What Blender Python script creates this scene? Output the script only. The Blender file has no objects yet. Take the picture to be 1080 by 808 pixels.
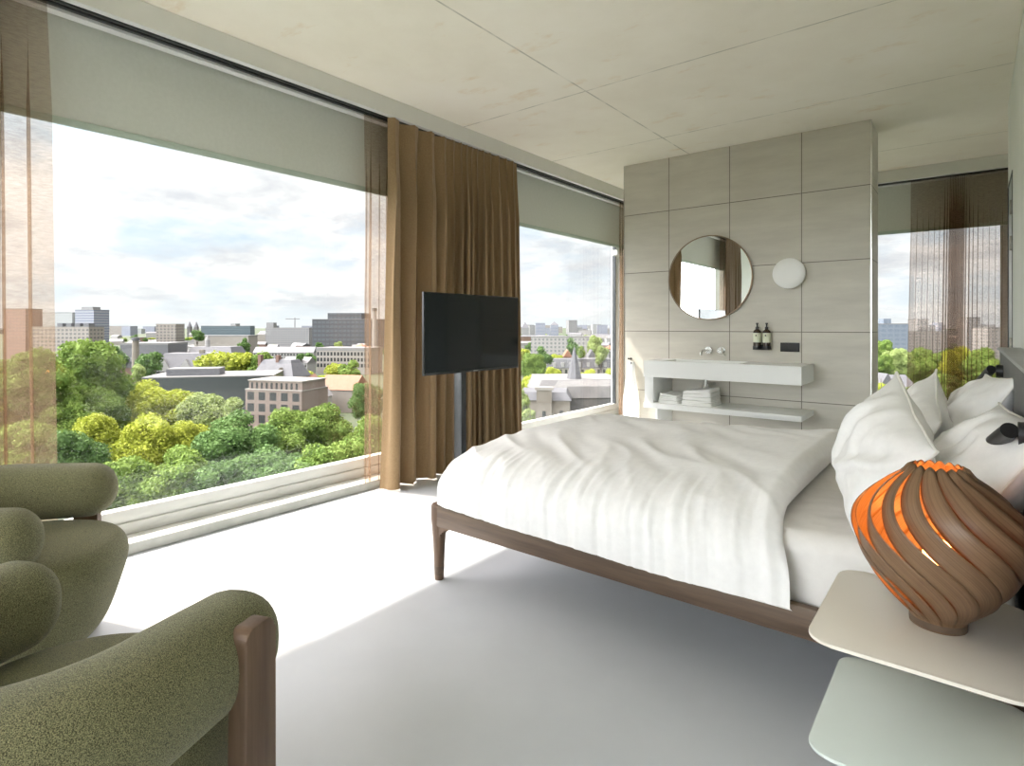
import bpy, bmesh, math, random
import numpy as np
from mathutils import Vector, Matrix, noise
random.seed(7)
C = bpy.context.scene.collection
R = math.radians
PI = math.pi
TH = R(38.5); CT, ST = math.cos(TH), math.sin(TH)
F = 610.0; HX, HY = 540.0, 344.0; EYE = 1.25
GZ = -33.75                                    # street level, seen from a high floor

# ------------------------------------------------------------------ materials
MATS = {}
def newmat(name):
    m = bpy.data.materials.new(name); m.use_nodes = True
    nt = m.node_tree; nt.nodes.clear()
    out = nt.nodes.new('ShaderNodeOutputMaterial')
    return m, nt, out
def N(nt, t, **kw):
    n = nt.nodes.new(t)
    for k, v in kw.items():
        if k.startswith('i_'): n.inputs[k[2:].replace('_', ' ')].default_value = v
        elif k.startswith('n_'): n.inputs[int(k[2:])].default_value = v
        else: setattr(n, k, v)
    return n
def L(nt, a, b): nt.links.new(a, b)
def c4(c): return (c[0], c[1], c[2], 1)
def ramp(nt, stops):
    r = nt.nodes.new('ShaderNodeValToRGB'); e = r.color_ramp.elements
    while len(e) < len(stops): e.new(0.5)
    for el, (p, c) in zip(e, stops):
        el.position = p; el.color = c4(c)
    return r
OUT_K = 1.0
def mat(name, col, rough=.6, col2=None, scale=(8, 8, 8), detail=4, bump=0, bscale=None, metal=0, spec=.5,
        trans=0, sheen=0, dist=.002, emit=0, rnd=0, lo=.35, hi=.65):
    col = tuple(c * OUT_K for c in col); col2 = col2 and tuple(c * OUT_K for c in col2)
    m, nt, out = newmat(name)
    p = N(nt, 'ShaderNodeBsdfPrincipled')
    p.inputs['Base Color'].default_value = c4(col); p.inputs['Roughness'].default_value = rough
    p.inputs['Metallic'].default_value = metal; p.inputs['Specular IOR Level'].default_value = spec
    if sheen:
        p.inputs['Sheen Weight'].default_value = sheen; p.inputs['Sheen Roughness'].default_value = .5
    if emit:
        p.inputs['Emission Color'].default_value = c4(col); p.inputs['Emission Strength'].default_value = emit
    tc = N(nt, 'ShaderNodeTexCoord')
    if col2 is not None or bump:
        mp = N(nt, 'ShaderNodeMapping'); mp.inputs['Scale'].default_value = scale
        L(nt, tc.outputs['Object'], mp.inputs['Vector'])
        nz = N(nt, 'ShaderNodeTexNoise', i_Scale=1.0, i_Detail=float(detail), i_Roughness=.6)
        L(nt, mp.outputs[0], nz.inputs['Vector'])
    if col2 is not None:
        r = ramp(nt, [(lo, col), (hi, col2)])
        L(nt, nz.outputs['Fac'], r.inputs[0])
        colo = r.outputs[0]
        if rnd:
            oi = N(nt, 'ShaderNodeObjectInfo'); hs = N(nt, 'ShaderNodeHueSaturation')
            mr = N(nt, 'ShaderNodeMapRange'); mr.inputs[3].default_value = 1 - rnd; mr.inputs[4].default_value = 1 + rnd
            L(nt, oi.outputs['Random'], mr.inputs[0]); L(nt, mr.outputs[0], hs.inputs['Value']); L(nt, colo, hs.inputs['Color'])
            colo = hs.outputs[0]
        L(nt, colo, p.inputs['Base Color'])
    if bump:
        b = N(nt, 'ShaderNodeBump', i_Strength=bump, i_Distance=dist)
        src = nz
        if bscale:
            mp2 = N(nt, 'ShaderNodeMapping'); mp2.inputs['Scale'].default_value = bscale
            L(nt, tc.outputs['Object'], mp2.inputs['Vector'])
            src = N(nt, 'ShaderNodeTexNoise', i_Scale=1.0, i_Detail=3.0); L(nt, mp2.outputs[0], src.inputs['Vector'])
        L(nt, src.outputs['Fac'], b.inputs['Height']); L(nt, b.outputs[0], p.inputs['Normal'])
    sh = p.outputs[0]
    if trans:
        t = N(nt, 'ShaderNodeBsdfTranslucent'); t.inputs[0].default_value = c4(col2 or col)
        mx = N(nt, 'ShaderNodeMixShader'); mx.inputs[0].default_value = trans
        L(nt, sh, mx.inputs[1]); L(nt, t.outputs[0], mx.inputs[2]); sh = mx.outputs[0]
    L(nt, sh, out.inputs[0])
    MATS[name] = m
    return m

def glassmat(name, tint, base=.03, k=.5, rough=0.0):
    m, nt, out = newmat(name)
    tr = N(nt, 'ShaderNodeBsdfTransparent'); tr.inputs[0].default_value = c4(tint)
    gl = N(nt, 'ShaderNodeBsdfGlossy'); gl.inputs['Roughness'].default_value = rough
    lw = N(nt, 'ShaderNodeLayerWeight', i_Blend=.5)
    pw = N(nt, 'ShaderNodeMath', operation='POWER', n_1=4.0); L(nt, lw.outputs['Facing'], pw.inputs[0])
    ml = N(nt, 'ShaderNodeMath', operation='MULTIPLY_ADD', n_1=k, n_2=base); L(nt, pw.outputs[0], ml.inputs[0])
    mx = N(nt, 'ShaderNodeMixShader'); L(nt, ml.outputs[0], mx.inputs[0])
    L(nt, tr.outputs[0], mx.inputs[1]); L(nt, gl.outputs[0], mx.inputs[2]); L(nt, mx.outputs[0], out.inputs[0])
    MATS[name] = m; return m

def sheermat(name, col, dens, thru):
    m, nt, out = newmat(name)
    tr = N(nt, 'ShaderNodeBsdfTransparent'); tr.inputs[0].default_value = c4(thru)
    d = N(nt, 'ShaderNodeBsdfDiffuse'); d.inputs[0].default_value = c4(col)
    t = N(nt, 'ShaderNodeBsdfTranslucent'); t.inputs[0].default_value = c4(col)
    m1 = N(nt, 'ShaderNodeMixShader'); m1.inputs[0].default_value = .45
    L(nt, d.outputs[0], m1.inputs[1]); L(nt, t.outputs[0], m1.inputs[2])
    tc = N(nt, 'ShaderNodeTexCoord'); mp = N(nt, 'ShaderNodeMapping'); mp.inputs['Scale'].default_value = (30, 30, 160)
    L(nt, tc.outputs['Object'], mp.inputs[0])
    nz = N(nt, 'ShaderNodeTexNoise', i_Scale=1.0, i_Detail=3.0); L(nt, mp.outputs[0], nz.inputs['Vector'])
    mr = N(nt, 'ShaderNodeMapRange'); mr.inputs[1].default_value = .3; mr.inputs[2].default_value = .7
    mr.inputs[3].default_value = dens - .09; mr.inputs[4].default_value = dens + .09
    L(nt, nz.outputs['Fac'], mr.inputs[0])
    mx = N(nt, 'ShaderNodeMixShader'); L(nt, mr.outputs[0], mx.inputs[0])
    L(nt, tr.outputs[0], mx.inputs[1]); L(nt, m1.outputs[0], mx.inputs[2]); L(nt, mx.outputs[0], out.inputs[0])
    MATS[name] = m; return m

# -- room surfaces
def ceiling_mat():
    m, nt, out = newmat('cast_concrete')
    p = N(nt, 'ShaderNodeBsdfPrincipled', i_Roughness=.75); tc = N(nt, 'ShaderNodeTexCoord')
    g = N(nt, 'ShaderNodeNewGeometry')
    def nz(s, d, sc=(1, 1, 1)):
        mp = N(nt, 'ShaderNodeMapping'); mp.inputs['Scale'].default_value = sc; L(nt, g.outputs['Position'], mp.inputs[0])
        n = N(nt, 'ShaderNodeTexNoise', i_Scale=s, i_Detail=d, i_Roughness=.62); L(nt, mp.outputs[0], n.inputs['Vector']); return n
    big = nz(1.1, 6.0); r1 = ramp(nt, [(.3, (.83, .775, .66)), (.55, (.89, .84, .73)), (.75, (.92, .875, .78))]); L(nt, big.outputs[0], r1.inputs[0])
    st = nz(2.3, 8.0, (1, 2.2, 1)); r2 = ramp(nt, [(.60, (1, 1, 1)), (.74, (.86, .74, .60))]); L(nt, st.outputs[0], r2.inputs[0])
    mu = N(nt, 'ShaderNodeMix', data_type='RGBA', blend_type='MULTIPLY'); mu.inputs[0].default_value = .8
    L(nt, r1.outputs[0], mu.inputs[6]); L(nt, r2.outputs[0], mu.inputs[7])
    # formwork joints
    sp = N(nt, 'ShaderNodeSeparateXYZ'); L(nt, g.outputs['Position'], sp.inputs[0])
    prev = None
    wob = nz(6, 2.0)
    for ax, pos in ((0, -2.225), (1, 3.67), (1, 5.02), (1, 6.75)):
        a = N(nt, 'ShaderNodeMath', operation='SUBTRACT', n_1=pos); L(nt, sp.outputs[ax], a.inputs[0])
        b = N(nt, 'ShaderNodeMath', operation='ABSOLUTE'); L(nt, a.outputs[0], b.inputs[0])
        c = N(nt, 'ShaderNodeMath', operation='LESS_THAN', n_1=.006); L(nt, b.outputs[0], c.inputs[0])
        if prev is None: prev = c
        else:
            q = N(nt, 'ShaderNodeMath', operation='MAXIMUM'); L(nt, prev.outputs[0], q.inputs[0]); L(nt, c.outputs[0], q.inputs[1]); prev = q
    fw = N(nt, 'ShaderNodeMath', operation='MULTIPLY'); rw = ramp(nt, [(.35, (.1,)*3), (.6, (.6,)*3)]); L(nt, wob.outputs[0], rw.inputs[0])
    L(nt, prev.outputs[0], fw.inputs[0]); L(nt, rw.outputs[0], fw.inputs[1])
    mj = N(nt, 'ShaderNodeMix', data_type='RGBA'); L(nt, fw.outputs[0], mj.inputs[0]); L(nt, mu.outputs[2], mj.inputs[6])
    mj.inputs[7].default_value = (.30, .28, .22, 1)
    L(nt, mj.outputs[2], p.inputs['Base Color'])
    bp = N(nt, 'ShaderNodeBump', i_Strength=.15, i_Distance=.01); L(nt, st.outputs[0], bp.inputs['Height']); L(nt, bp.outputs[0], p.inputs['Normal'])
    L(nt, p.outputs[0], out.inputs[0]); return m

def tile_mat():
    m, nt, out = newmat('large_stone_tiles')
    p = N(nt, 'ShaderNodeBsdfPrincipled', i_Roughness=.42); g = N(nt, 'ShaderNodeNewGeometry')
    mp = N(nt, 'ShaderNodeMapping'); mp.inputs['Scale'].default_value = (1.6, 1.6, 9); L(nt, g.outputs['Position'], mp.inputs[0])
    n = N(nt, 'ShaderNodeTexNoise', i_Scale=1.0, i_Detail=8.0, i_Roughness=.65); L(nt, mp.outputs[0], n.inputs['Vector'])
    r = ramp(nt, [(.3, (.52, .49, .43)), (.7, (.63, .60, .525))]); L(nt, n.outputs[0], r.inputs[0])
    sp = N(nt, 'ShaderNodeSeparateXYZ'); L(nt, g.outputs['Position'], sp.inputs[0])
    prev = None
    for ax, pos in [(0, -2.436), (0, -1.823), (0, -1.191), (2, 2.436), (2, 1.815), (2, 1.197), (2, .575)]:
        a = N(nt, 'ShaderNodeMath', operation='SUBTRACT', n_1=pos); L(nt, sp.outputs[ax], a.inputs[0])
        b = N(nt, 'ShaderNodeMath', operation='ABSOLUTE'); L(nt, a.outputs[0], b.inputs[0])
        c = N(nt, 'ShaderNodeMath', operation='LESS_THAN', n_1=.0035); L(nt, b.outputs[0], c.inputs[0])
        if prev is None: prev = c
        else:
            q = N(nt, 'ShaderNodeMath', operation='MAXIMUM'); L(nt, prev.outputs[0], q.inputs[0]); L(nt, c.outputs[0], q.inputs[1]); prev = q
    mj = N(nt, 'ShaderNodeMix', data_type='RGBA'); L(nt, prev.outputs[0], mj.inputs[0]); L(nt, r.outputs[0], mj.inputs[6])
    mj.inputs[7].default_value = (.16, .145, .115, 1)
    L(nt, mj.outputs[2], p.inputs['Base Color']); L(nt, p.outputs[0], out.inputs[0]); return m

CEIL = ceiling_mat(); TILE = tile_mat()
FLOOR = mat('cast_resin_floor', (.50, .525, .55), .36, (.555, .58, .605), (1.2, 1.2, 1.2), 6, bump=.02, spec=.45)
PLASTER = mat('pale_plaster', (.80, .83, .79), .7, (.84, .86, .82), (3, 3, 3), 4, bump=.05)
FASCIA = mat('painted_fascia', (.66, .66, .61), .6, (.70, .70, .65), (2, 2, 2))
SLOT = mat('dark_slot', (.02, .025, .022), .5, (.03, .035, .03), (5, 5, 5))
WHITEP = mat('white_paint', (.70, .71, .69), .45, (.74, .75, .73), (4, 4, 4))
KERB = mat('rough_concrete_kerb', (.40, .41, .37), .7, (.52, .52, .48), (6, 6, 6), 6, bump=.25)
BLIND = mat('roller_blind_fabric', (.60, .62, .56), .7, (.63, .65, .59), (40, 40, 40), bump=.05, trans=.06)
HEMB = mat('blind_hem', (.42, .50, .43), .5, (.46, .54, .47), (10, 10, 10))
DARKM = mat('dark_anodised_metal', (.035, .038, .04), .4, (.05, .053, .055), (9, 9, 9), metal=.4)
BLACK = mat('black_plastic', (.012, .012, .013), .4, (.02, .02, .021), (15, 15, 15))
STEEL = mat('brushed_steel', (.72, .72, .70), .22, (.66, .66, .64), (20, 20, 20), metal=1)
GLASS = glassmat('window_glass', (.985, .991, .986), .035, .5)
MIRROR = mat('mirror_silver', (.88, .90, .89), .01, (.885, .905, .895), (2, 2, 2), metal=1)
CURT = mat('ochre_brown_curtain', (.25, .162, .080), .85, (.31, .21, .108), (120, 120, 160), 3, bump=.25, sheen=.15, trans=.05)
CURT2 = mat('dark_brown_curtain', (.13, .085, .045), .85, (.17, .11, .06), (120, 120, 160), 3, bump=.25, sheen=.15, trans=.05)
SHEER = sheermat('brown_sheer', (.29, .20, .14), .37, (.97, .91, .84))
SHEERD = sheermat('dark_brown_sheer', (.14, .078, .047), .37, (.97, .91, .86))
LINEN = mat('white_cotton', (.79, .775, .765), .8, (.83, .815, .805), (30, 30, 30), bump=.08, sheen=.1)
SHEET = mat('white_fitted_sheet', (.72, .69, .66), .85, (.76, .73, .70), (20, 20, 20), bump=.1)
def woodmat(name, a, b, scale, rough=.5):
    return mat(name, a, rough, b, scale, 8, bump=.12, lo=.3, hi=.7)
WALNUTX = woodmat('walnut_rail', (.060, .036, .022), (.15, .098, .062), (2, 26, 26))
WALNUTZ = woodmat('walnut_upright', (.085, .048, .028), (.18, .112, .07), (30, 30, 2.2))
BOUCLE = mat('olive_boucle', (.042, .043, .017), .9, (.31, .295, .15), (620, 620, 620), 1, bump=.8, dist=.002, sheen=.15, lo=.36, hi=.66)
GREYL = mat('grey_leather', (.10, .10, .10), .55, (.13, .13, .13), (30, 30, 30), bump=.1)
STAND = mat('powder_metal_lamp_tint', (.74, .685, .60), .32, (.76, .705, .62), (3, 3, 3))  # warm tint of the lamp is put into this coating's colour
STANDL = mat('powder_metal_plain', (.62, .68, .64), .3, (.64, .70, .66), (3, 3, 3))  # same coating for the lower shelf, without the lamp's tint
BASIN = mat('white_solid_surface', (.82, .83, .81), .35, (.84, .85, .83), (3, 3, 3))
TOWEL = mat('white_terry', (.86, .86, .84), .95, (.90, .90, .88), (120, 120, 120), bump=.5, dist=.004)
OPAL = mat('opal_glass', (.88, .88, .87), .3, (.90, .90, .89), (3, 3, 3))
AMBER = mat('dark_bottle_plastic', (.035, .022, .015), .2, (.05, .03, .02), (6, 6, 6))
LABELM = mat('cream_label', (.72, .74, .58), .6, (.76, .78, .62), (6, 6, 6))
SCREEN = mat('screen_glass', (.006, .008, .009), .07, (.007, .009, .010), (2, 2, 2), spec=.45)
PIPING = mat('pillow_piping', (.74, .72, .68), .8, (.78, .76, .72), (30, 30, 30))
HINGE = mat('bronze_hinge', (.22, .21, .18), .4, (.28, .27, .23), (8, 8, 8), metal=.7)
DOORM = mat('pale_blue_door', (.66, .73, .74), .25, (.68, .75, .76), (2, 2, 2))

def veneer_mat():
    m, nt, out = newmat('walnut_veneer')
    uv = N(nt, 'ShaderNodeUVMap'); mp = N(nt, 'ShaderNodeMapping'); mp.inputs['Scale'].default_value = (9, .9, 1); L(nt, uv.outputs[0], mp.inputs[0])
    n = N(nt, 'ShaderNodeTexNoise', i_Scale=2.0, i_Detail=8.0, i_Roughness=.65); L(nt, mp.outputs[0], n.inputs['Vector'])
    r = ramp(nt, [(.3, (.12, .062, .030)), (.7, (.28, .17, .092))]); L(nt, n.outputs[0], r.inputs[0])
    p = N(nt, 'ShaderNodeBsdfPrincipled', i_Roughness=.45); L(nt, r.outputs[0], p.inputs['Base Color'])
    t = N(nt, 'ShaderNodeBsdfTranslucent'); t.inputs[0].default_value = (.22, .04, .006, 1)
    mx = N(nt, 'ShaderNodeMixShader'); mx.inputs[0].default_value = .10
    L(nt, p.outputs[0], mx.inputs[1]); L(nt, t.outputs[0], mx.inputs[2]); L(nt, mx.outputs[0], out.inputs[0]); return m
VENEER = veneer_mat()
def emis(name, col, s):
    m, nt, out = newmat(name); e = N(nt, 'ShaderNodeEmission', i_Strength=s); e.inputs[0].default_value = c4(col)
    L(nt, e.outputs[0], out.inputs[0]); return m
BULB = emis('glowing_bulb', (1, .42, .10), 9)

# -- outdoors (base colours scaled down by OUT_K to hold the exposure)
OUT_K = .47
def leafm(name, a, b): return mat(name, a, .75, b, (.30, .30, .30), 4, trans=.2, rnd=.12, spec=.2)
LEAF = [leafm('leaf_mid_green', (.16, .29, .05), (.33, .48, .10)),
        leafm('leaf_yellow_green', (.40, .50, .05), (.66, .74, .10)),
        leafm('leaf_dark_green', (.10, .21, .055), (.20, .35, .10)),
        leafm('leaf_pale_green', (.32, .45, .13), (.52, .64, .23))]
BARK = mat('bark', (.10, .08, .06), .9, (.17, .14, .11), (2, 2, 2))
def facade(name, wall, win, sx, sz, mortar=.35):
    """distant facade: rows of windows as a pattern in the material"""
    wall = tuple(c * OUT_K * .66 for c in wall); win = tuple(c * OUT_K * .66 for c in win)
    m, nt, out = newmat(name)
    tc = N(nt, 'ShaderNodeTexCoord'); sp = N(nt, 'ShaderNodeSeparateXYZ'); L(nt, tc.outputs['Object'], sp.inputs[0])
    ad = N(nt, 'ShaderNodeMath', operation='ADD'); L(nt, sp.outputs[0], ad.inputs[0]); L(nt, sp.outputs[1], ad.inputs[1])
    def band(src, size, frac):
        d = N(nt, 'ShaderNodeMath', operation='DIVIDE', n_1=size); L(nt, src, d.inputs[0])
        f = N(nt, 'ShaderNodeMath', operation='FRACT'); L(nt, d.outputs[0], f.inputs[0])
        g = N(nt, 'ShaderNodeMath', operation='GREATER_THAN', n_1=frac); L(nt, f.outputs[0], g.inputs[0]); return g
    a = band(ad.outputs[0], sx, mortar); b = band(sp.outputs[2], sz, .45)
    mu = N(nt, 'ShaderNodeMath', operation='MULTIPLY'); L(nt, a.outputs[0], mu.inputs[0]); L(nt, b.outputs[0], mu.inputs[1])
    mx = N(nt, 'ShaderNodeMix', data_type='RGBA'); mx.inputs[6].default_value = c4(wall); mx.inputs[7].default_value = c4(win)
    L(nt, mu.outputs[0], mx.inputs[0])
    p = N(nt, 'ShaderNodeBsdfPrincipled', i_Roughness=.6); L(nt, mx.outputs[2], p.inputs['Base Color']); L(nt, p.outputs[0], out.inputs[0])
    MATS[name] = m; return m
FC_BLUE = facade('striped_blue_facade', (.62, .64, .70), (.26, .32, .46), 40, 3.6, 0)
FC_WHITE = facade('white_panel_facade', (.66, .70, .70), (.50, .55, .56), 3, 3.4)
FC_BEIGE = facade('beige_grid_facade', (.56, .51, .44), (.20, .19, .19), 4.6, 4.0, .4)
FC_PINK = facade('pink_brick_facade', (.55, .34, .27), (.36, .25, .23), 4.0, 3.4)
FC_TEAL = facade('teal_glass_facade', (.16, .24, .28), (.07, .13, .17), 5, 3.6, .2)
FC_DARK = facade('dark_glass_facade', (.06, .07, .08), (.10, .12, .14), 6, 6, .2)
FC_GREY = facade('grey_facade', (.50, .50, .50), (.30, .32, .34), 4, 3.4)
FC_LIGHT = facade('light_facade', (.60, .585, .56), (.30, .31, .32), 3.6, 3.4, .5)
FC_STEELB = facade('steel_blue_facade', (.33, .40, .49), (.26, .33, .42), 6, 4, .3)
OUT_K = .24
BRICKP = mat('pinkish_brick', (.50, .38, .31), .8, (.58, .46, .385), (.8, .8, .8))
BRICKR = mat('red_brick', (.40, .23, .17), .8, (.48, .29, .22), (1, 1, 1))
STONE = mat('weathered_stone', (.46, .41, .33), .85, (.58, .53, .44), (.5, .5, .5), 6)
STONED = mat('dark_weathered_stone', (.24, .24, .24), .85, (.34, .34, .33), (.4, .4, .4), 6)
CREAM = mat('cream_render', (.70, .66, .58), .8, (.76, .72, .64), (.4, .4, .4))
WHITER = mat('white_render', (.76, .76, .74), .8, (.82, .82, .80), (.4, .4, .4))
SLATE = mat('slate_roof', (.21, .22, .25), .6, (.29, .30, .33), (.8, .8, .8), 5)
SLATEL = mat('pale_metal_roof', (.40, .40, .395), .5, (.46, .46, .45), (.3, .3, .3), 5)
ORANGE = mat('orange_tile_roof', (.60, .25, .13), .8, (.68, .32, .18), (.8, .8, .8))
FLATR = mat('grey_flat_roof', (.42, .42, .41), .8, (.52, .52, .50), (.3, .3, .3))
DGLASS = mat('dark_window_glass', (.06, .075, .08), .2, (.09, .105, .11), (.5, .5, .5))
BLACKF = mat('black_glass_facade', (.05, .075, .085), .3, (.09, .115, .125), (.35, .35, 1.2), 5)
GROUND = mat('streets_and_gardens', (.06, .12, .03), .9, (.13, .19, .065), (.02, .02, .02), 6)
HILLS = mat('tree_belt', (.13, .20, .12), .9, (.22, .30, .18), (.01, .01, .03), 4)

OUT_K = 1.0

# ------------------------------------------------------------------ helpers
def setp(o, label=None, cat=None, group=None, kind=None):
    if label: o['label'] = label
    if cat: o['category'] = cat
    if group: o['group'] = group
    if kind: o['kind'] = kind
    return o
def thing(name, label, cat, loc=(0, 0, 0), rz=0, group=None):
    o = bpy.data.objects.new(name, None); C.objects.link(o); o.empty_display_size = .1
    o.location = loc; o.rotation_euler = (0, 0, rz)
    return setp(o, label, cat, group)
def wl(o):
    v = Vector((0, 0, 0))
    while o: v += o.location; o = o.parent
    return v
class B:
    def __init__(s): s.bm = bmesh.new(); s.uv = None
    def _merge(s, b2, M=None):
        if M is not None: bmesh.ops.transform(b2, matrix=M, verts=b2.verts)
        me = bpy.data.meshes.new('t'); b2.to_mesh(me); b2.free(); s.bm.from_mesh(me); bpy.data.meshes.remove(me); return s
    def box(s, x0, x1, y0, y1, z0, z1, bev=0, seg=2, M=None):
        b = bmesh.new(); bmesh.ops.create_cube(b, size=1)
        for v in b.verts: v.co = Vector((x0 + (v.co.x + .5) * (x1 - x0), y0 + (v.co.y + .5) * (y1 - y0), z0 + (v.co.z + .5) * (z1 - z0)))
        if bev: bmesh.ops.bevel(b, geom=b.edges[:], offset=bev, segments=seg, profile=.5, affect='EDGES')
        return s._merge(b, M)
    def cyl(s, p0, p1, r0, r1=None, seg=20, caps=True):
        p0, p1 = Vector(p0), Vector(p1); r1 = r0 if r1 is None else r1
        b = bmesh.new(); d = p1 - p0
        bmesh.ops.create_cone(b, cap_ends=caps, segments=seg, radius1=r0, radius2=r1, depth=d.length)
        M = Matrix.Translation((p0 + p1) / 2) @ d.to_track_quat('Z', 'Y').to_matrix().to_4x4()
        return s._merge(b, M)
    def sphere(s, c, r, sub=2, sc=(1, 1, 1)):
        b = bmesh.new(); bmesh.ops.create_icosphere(b, subdivisions=sub, radius=r)
        return s._merge(b, Matrix.Translation(c) @ Matrix.Diagonal((*sc, 1)))
    def grid(s, fn, nu, nv, closeu=False, closev=False, flip=False, uv=False):
        P = [[s.bm.verts.new(fn(i / nu, j / nv)) for j in range(nv + (0 if closev else 1))] for i in range(nu + (0 if closeu else 1))]
        if uv and s.uv is None: s.uv = s.bm.loops.layers.uv.new('UVMap')
        for i in range(nu):
            for j in range(nv):
                ii, jj = (i + 1) % len(P), (j + 1) % len(P[0])
                q = [P[i][j], P[ii][j], P[ii][jj], P[i][jj]]
                uvs = [(i / nu, j / nv), ((i + 1) / nu, j / nv), ((i + 1) / nu, (j + 1) / nv), (i / nu, (j + 1) / nv)]
                if flip: q.reverse(); uvs.reverse()
                try: f = s.bm.faces.new(q)
                except ValueError: continue
                if uv:
                    for lp, t in zip(f.loops, uvs): lp[s.uv].uv = t
        return P
    def lathe(s, prof, c=(0, 0, 0), seg=32, M=None):
        b = B(); n = len(prof) - 1
        def fn(u, v):
            r, z = prof[int(round(v * n))]; a = u * 2 * PI
            return (c[0] + max(r, 1e-5) * math.cos(a), c[1] + max(r, 1e-5) * math.sin(a), c[2] + z)
        b.grid(fn, seg, n, closeu=True)
        bmesh.ops.remove_doubles(b.bm, verts=b.bm.verts, dist=1e-5)
        return s._merge(b.bm, M)
    def prism(s, poly, h0, h1, M=None, bev=0):
        """polygon in xy extruded in z"""
        b = bmesh.new(); lo = [b.verts.new((x, y, h0)) for x, y in poly]; hi = [b.verts.new((x, y, h1)) for x, y in poly]
        b.faces.new(lo[::-1]); b.faces.new(hi); n = len(poly)
        for i in range(n): b.faces.new((lo[i], lo[(i + 1) % n], hi[(i + 1) % n], hi[i]))
        if bev: bmesh.ops.bevel(b, geom=b.edges[:], offset=bev, segments=2, profile=.5, affect='EDGES')
        return s._merge(b, M)
    def tube(s, pts, r, seg=12, cap=True):
        pts = [Vector(p) for p in pts]; n = len(pts)
        rs = r if isinstance(r, (list, tuple)) else [r] * n
        rings = []; prev = None
        for i, p in enumerate(pts):
            t = (pts[min(i + 1, n - 1)] - pts[max(i - 1, 0)]).normalized()
            if prev is None: a = t.orthogonal().normalized()
            else: a = (prev - t * prev.dot(t)).normalized()
            prev = a; b = t.cross(a)
            rings.append([s.bm.verts.new(p + (a * math.cos(k * 2 * PI / seg) + b * math.sin(k * 2 * PI / seg)) * rs[i]) for k in range(seg)])
        for i in range(n - 1):
            for k in range(seg): s.bm.faces.new((rings[i][k], rings[i][(k + 1) % seg], rings[i + 1][(k + 1) % seg], rings[i + 1][k]))
        if cap: s.bm.faces.new(rings[0][::-1]); s.bm.faces.new(rings[-1])
        return s
    def build(s, name, m, parent=None, world=False, smooth=True, ang=38, origin=True, recalc=True):
        if recalc: bmesh.ops.recalc_face_normals(s.bm, faces=s.bm.faces)
        off = Vector((0, 0, 0))
        if parent is not None:
            if world: off = wl(parent)
        elif origin and len(s.bm.verts):
            co = np.array([v.co[:] for v in s.bm.verts]); lo, hi = co.min(0), co.max(0)
            off = Vector(((lo[0] + hi[0]) / 2, (lo[1] + hi[1]) / 2, lo[2]))
        for v in s.bm.verts: v.co -= off
        for f in s.bm.faces: f.smooth = smooth
        if smooth:
            for e in s.bm.edges:
                if len(e.link_faces) == 2 and e.calc_face_angle(0) > R(ang): e.smooth = False
        me = bpy.data.meshes.new(name); s.bm.to_mesh(me); s.bm.free()
        me.materials.append(m)
        o = bpy.data.objects.new(name, me); C.objects.link(o)
        if parent is not None: o.parent = parent
        else: o.location = off
        return o
def struct(name, b, m, parent=None, **kw):
    o = b.build(name, m, parent, world=parent is not None, **kw)
    if parent is None: o['kind'] = 'structure'
    return o
def copy_tree(o, parent=None):
    c = o.copy(); C.objects.link(c)
    if parent is not None: c.parent = parent
    for ch in list(o.children): copy_tree(ch, c)
    return c
def fbm(x, y, z, o=3):
    return noise.fractal(Vector((x, y, z)), 1.0, 2.0, o)
def sgnp(x, e): return math.copysign(abs(x) ** e, x)

# ------------------------------------------------------------------ the room shell
WZ = 2.98; SL = 2.85
struct('floor', B().box(-3.9, .7, -2.6, 7.95, -.25, 0), FLOOR)
struct('ceiling', B().box(-4.1, .9, -2.7, 8.2, WZ, WZ + .3), CEIL)
# window wall: solid pieces
b = B().box(-4.0, -3.6, -2.7, -.25, 0, WZ - .001).box(-4.0, -3.7, 3.5, 4.35, 0, WZ - .001).box(-3.89, -3.7, 7.15, 8.1, 0, WZ - .001)
b.box(-4.0, -3.72, -.25, 8.1, 2.62, WZ - .001).box(-4.0, -3.78, -.25, 7.9, -.3, .045)
struct('wall_left', b, PLASTER)
# far wall: pieces round the far window
b = B().box(-3.7, -2.6, 7.85, 8.1, 0, WZ - .001).box(.3, .7, 7.85, 8.1, 0, WZ - .001).box(-2.6, .3, 7.87, 8.1, 2.62, WZ - .001).box(-2.6, .3, 7.87, 8.1, -.3, .3)
struct('wall_back', b, PLASTER)
# headboard wall with return, doorway opening, and the recess behind it
b = B().box(.22, .62, -2.7, 5.28, 0, WZ - .001).box(.22, .62, 5.28, 5.92, 2.33, WZ - .001).box(.30, .62, 5.28, 5.92, 0, 2.33).box(.55, .62, 5.92, 7.9, 0, WZ - .001)
struct('wall_right', b, PLASTER)
struct('wall_front', B().box(-3.65, -3.3, -2.75, -2.55, 0, WZ - .001).box(0, .25, -2.75, -2.55, 0, WZ - .001).box(-3.3, 0, -2.75, -2.55, 2.75, WZ - .001).box(-3.3, 0, -2.75, -2.55, -.2, .06), PLASTER)
# tiled partition with the wash basin
struct('wall_tiled', B().box(-2.945, -.661, 5.65, 6.11, 0, WZ - .002), TILE)
struct('trim_1', B().box(-.6635, -.6555, 5.645, 5.653, 0, WZ - .003), STEEL)
struct('trim_2', B().box(-2.949, -2.941, 5.645, 5.653, 0, WZ - .003), STEEL)
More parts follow.
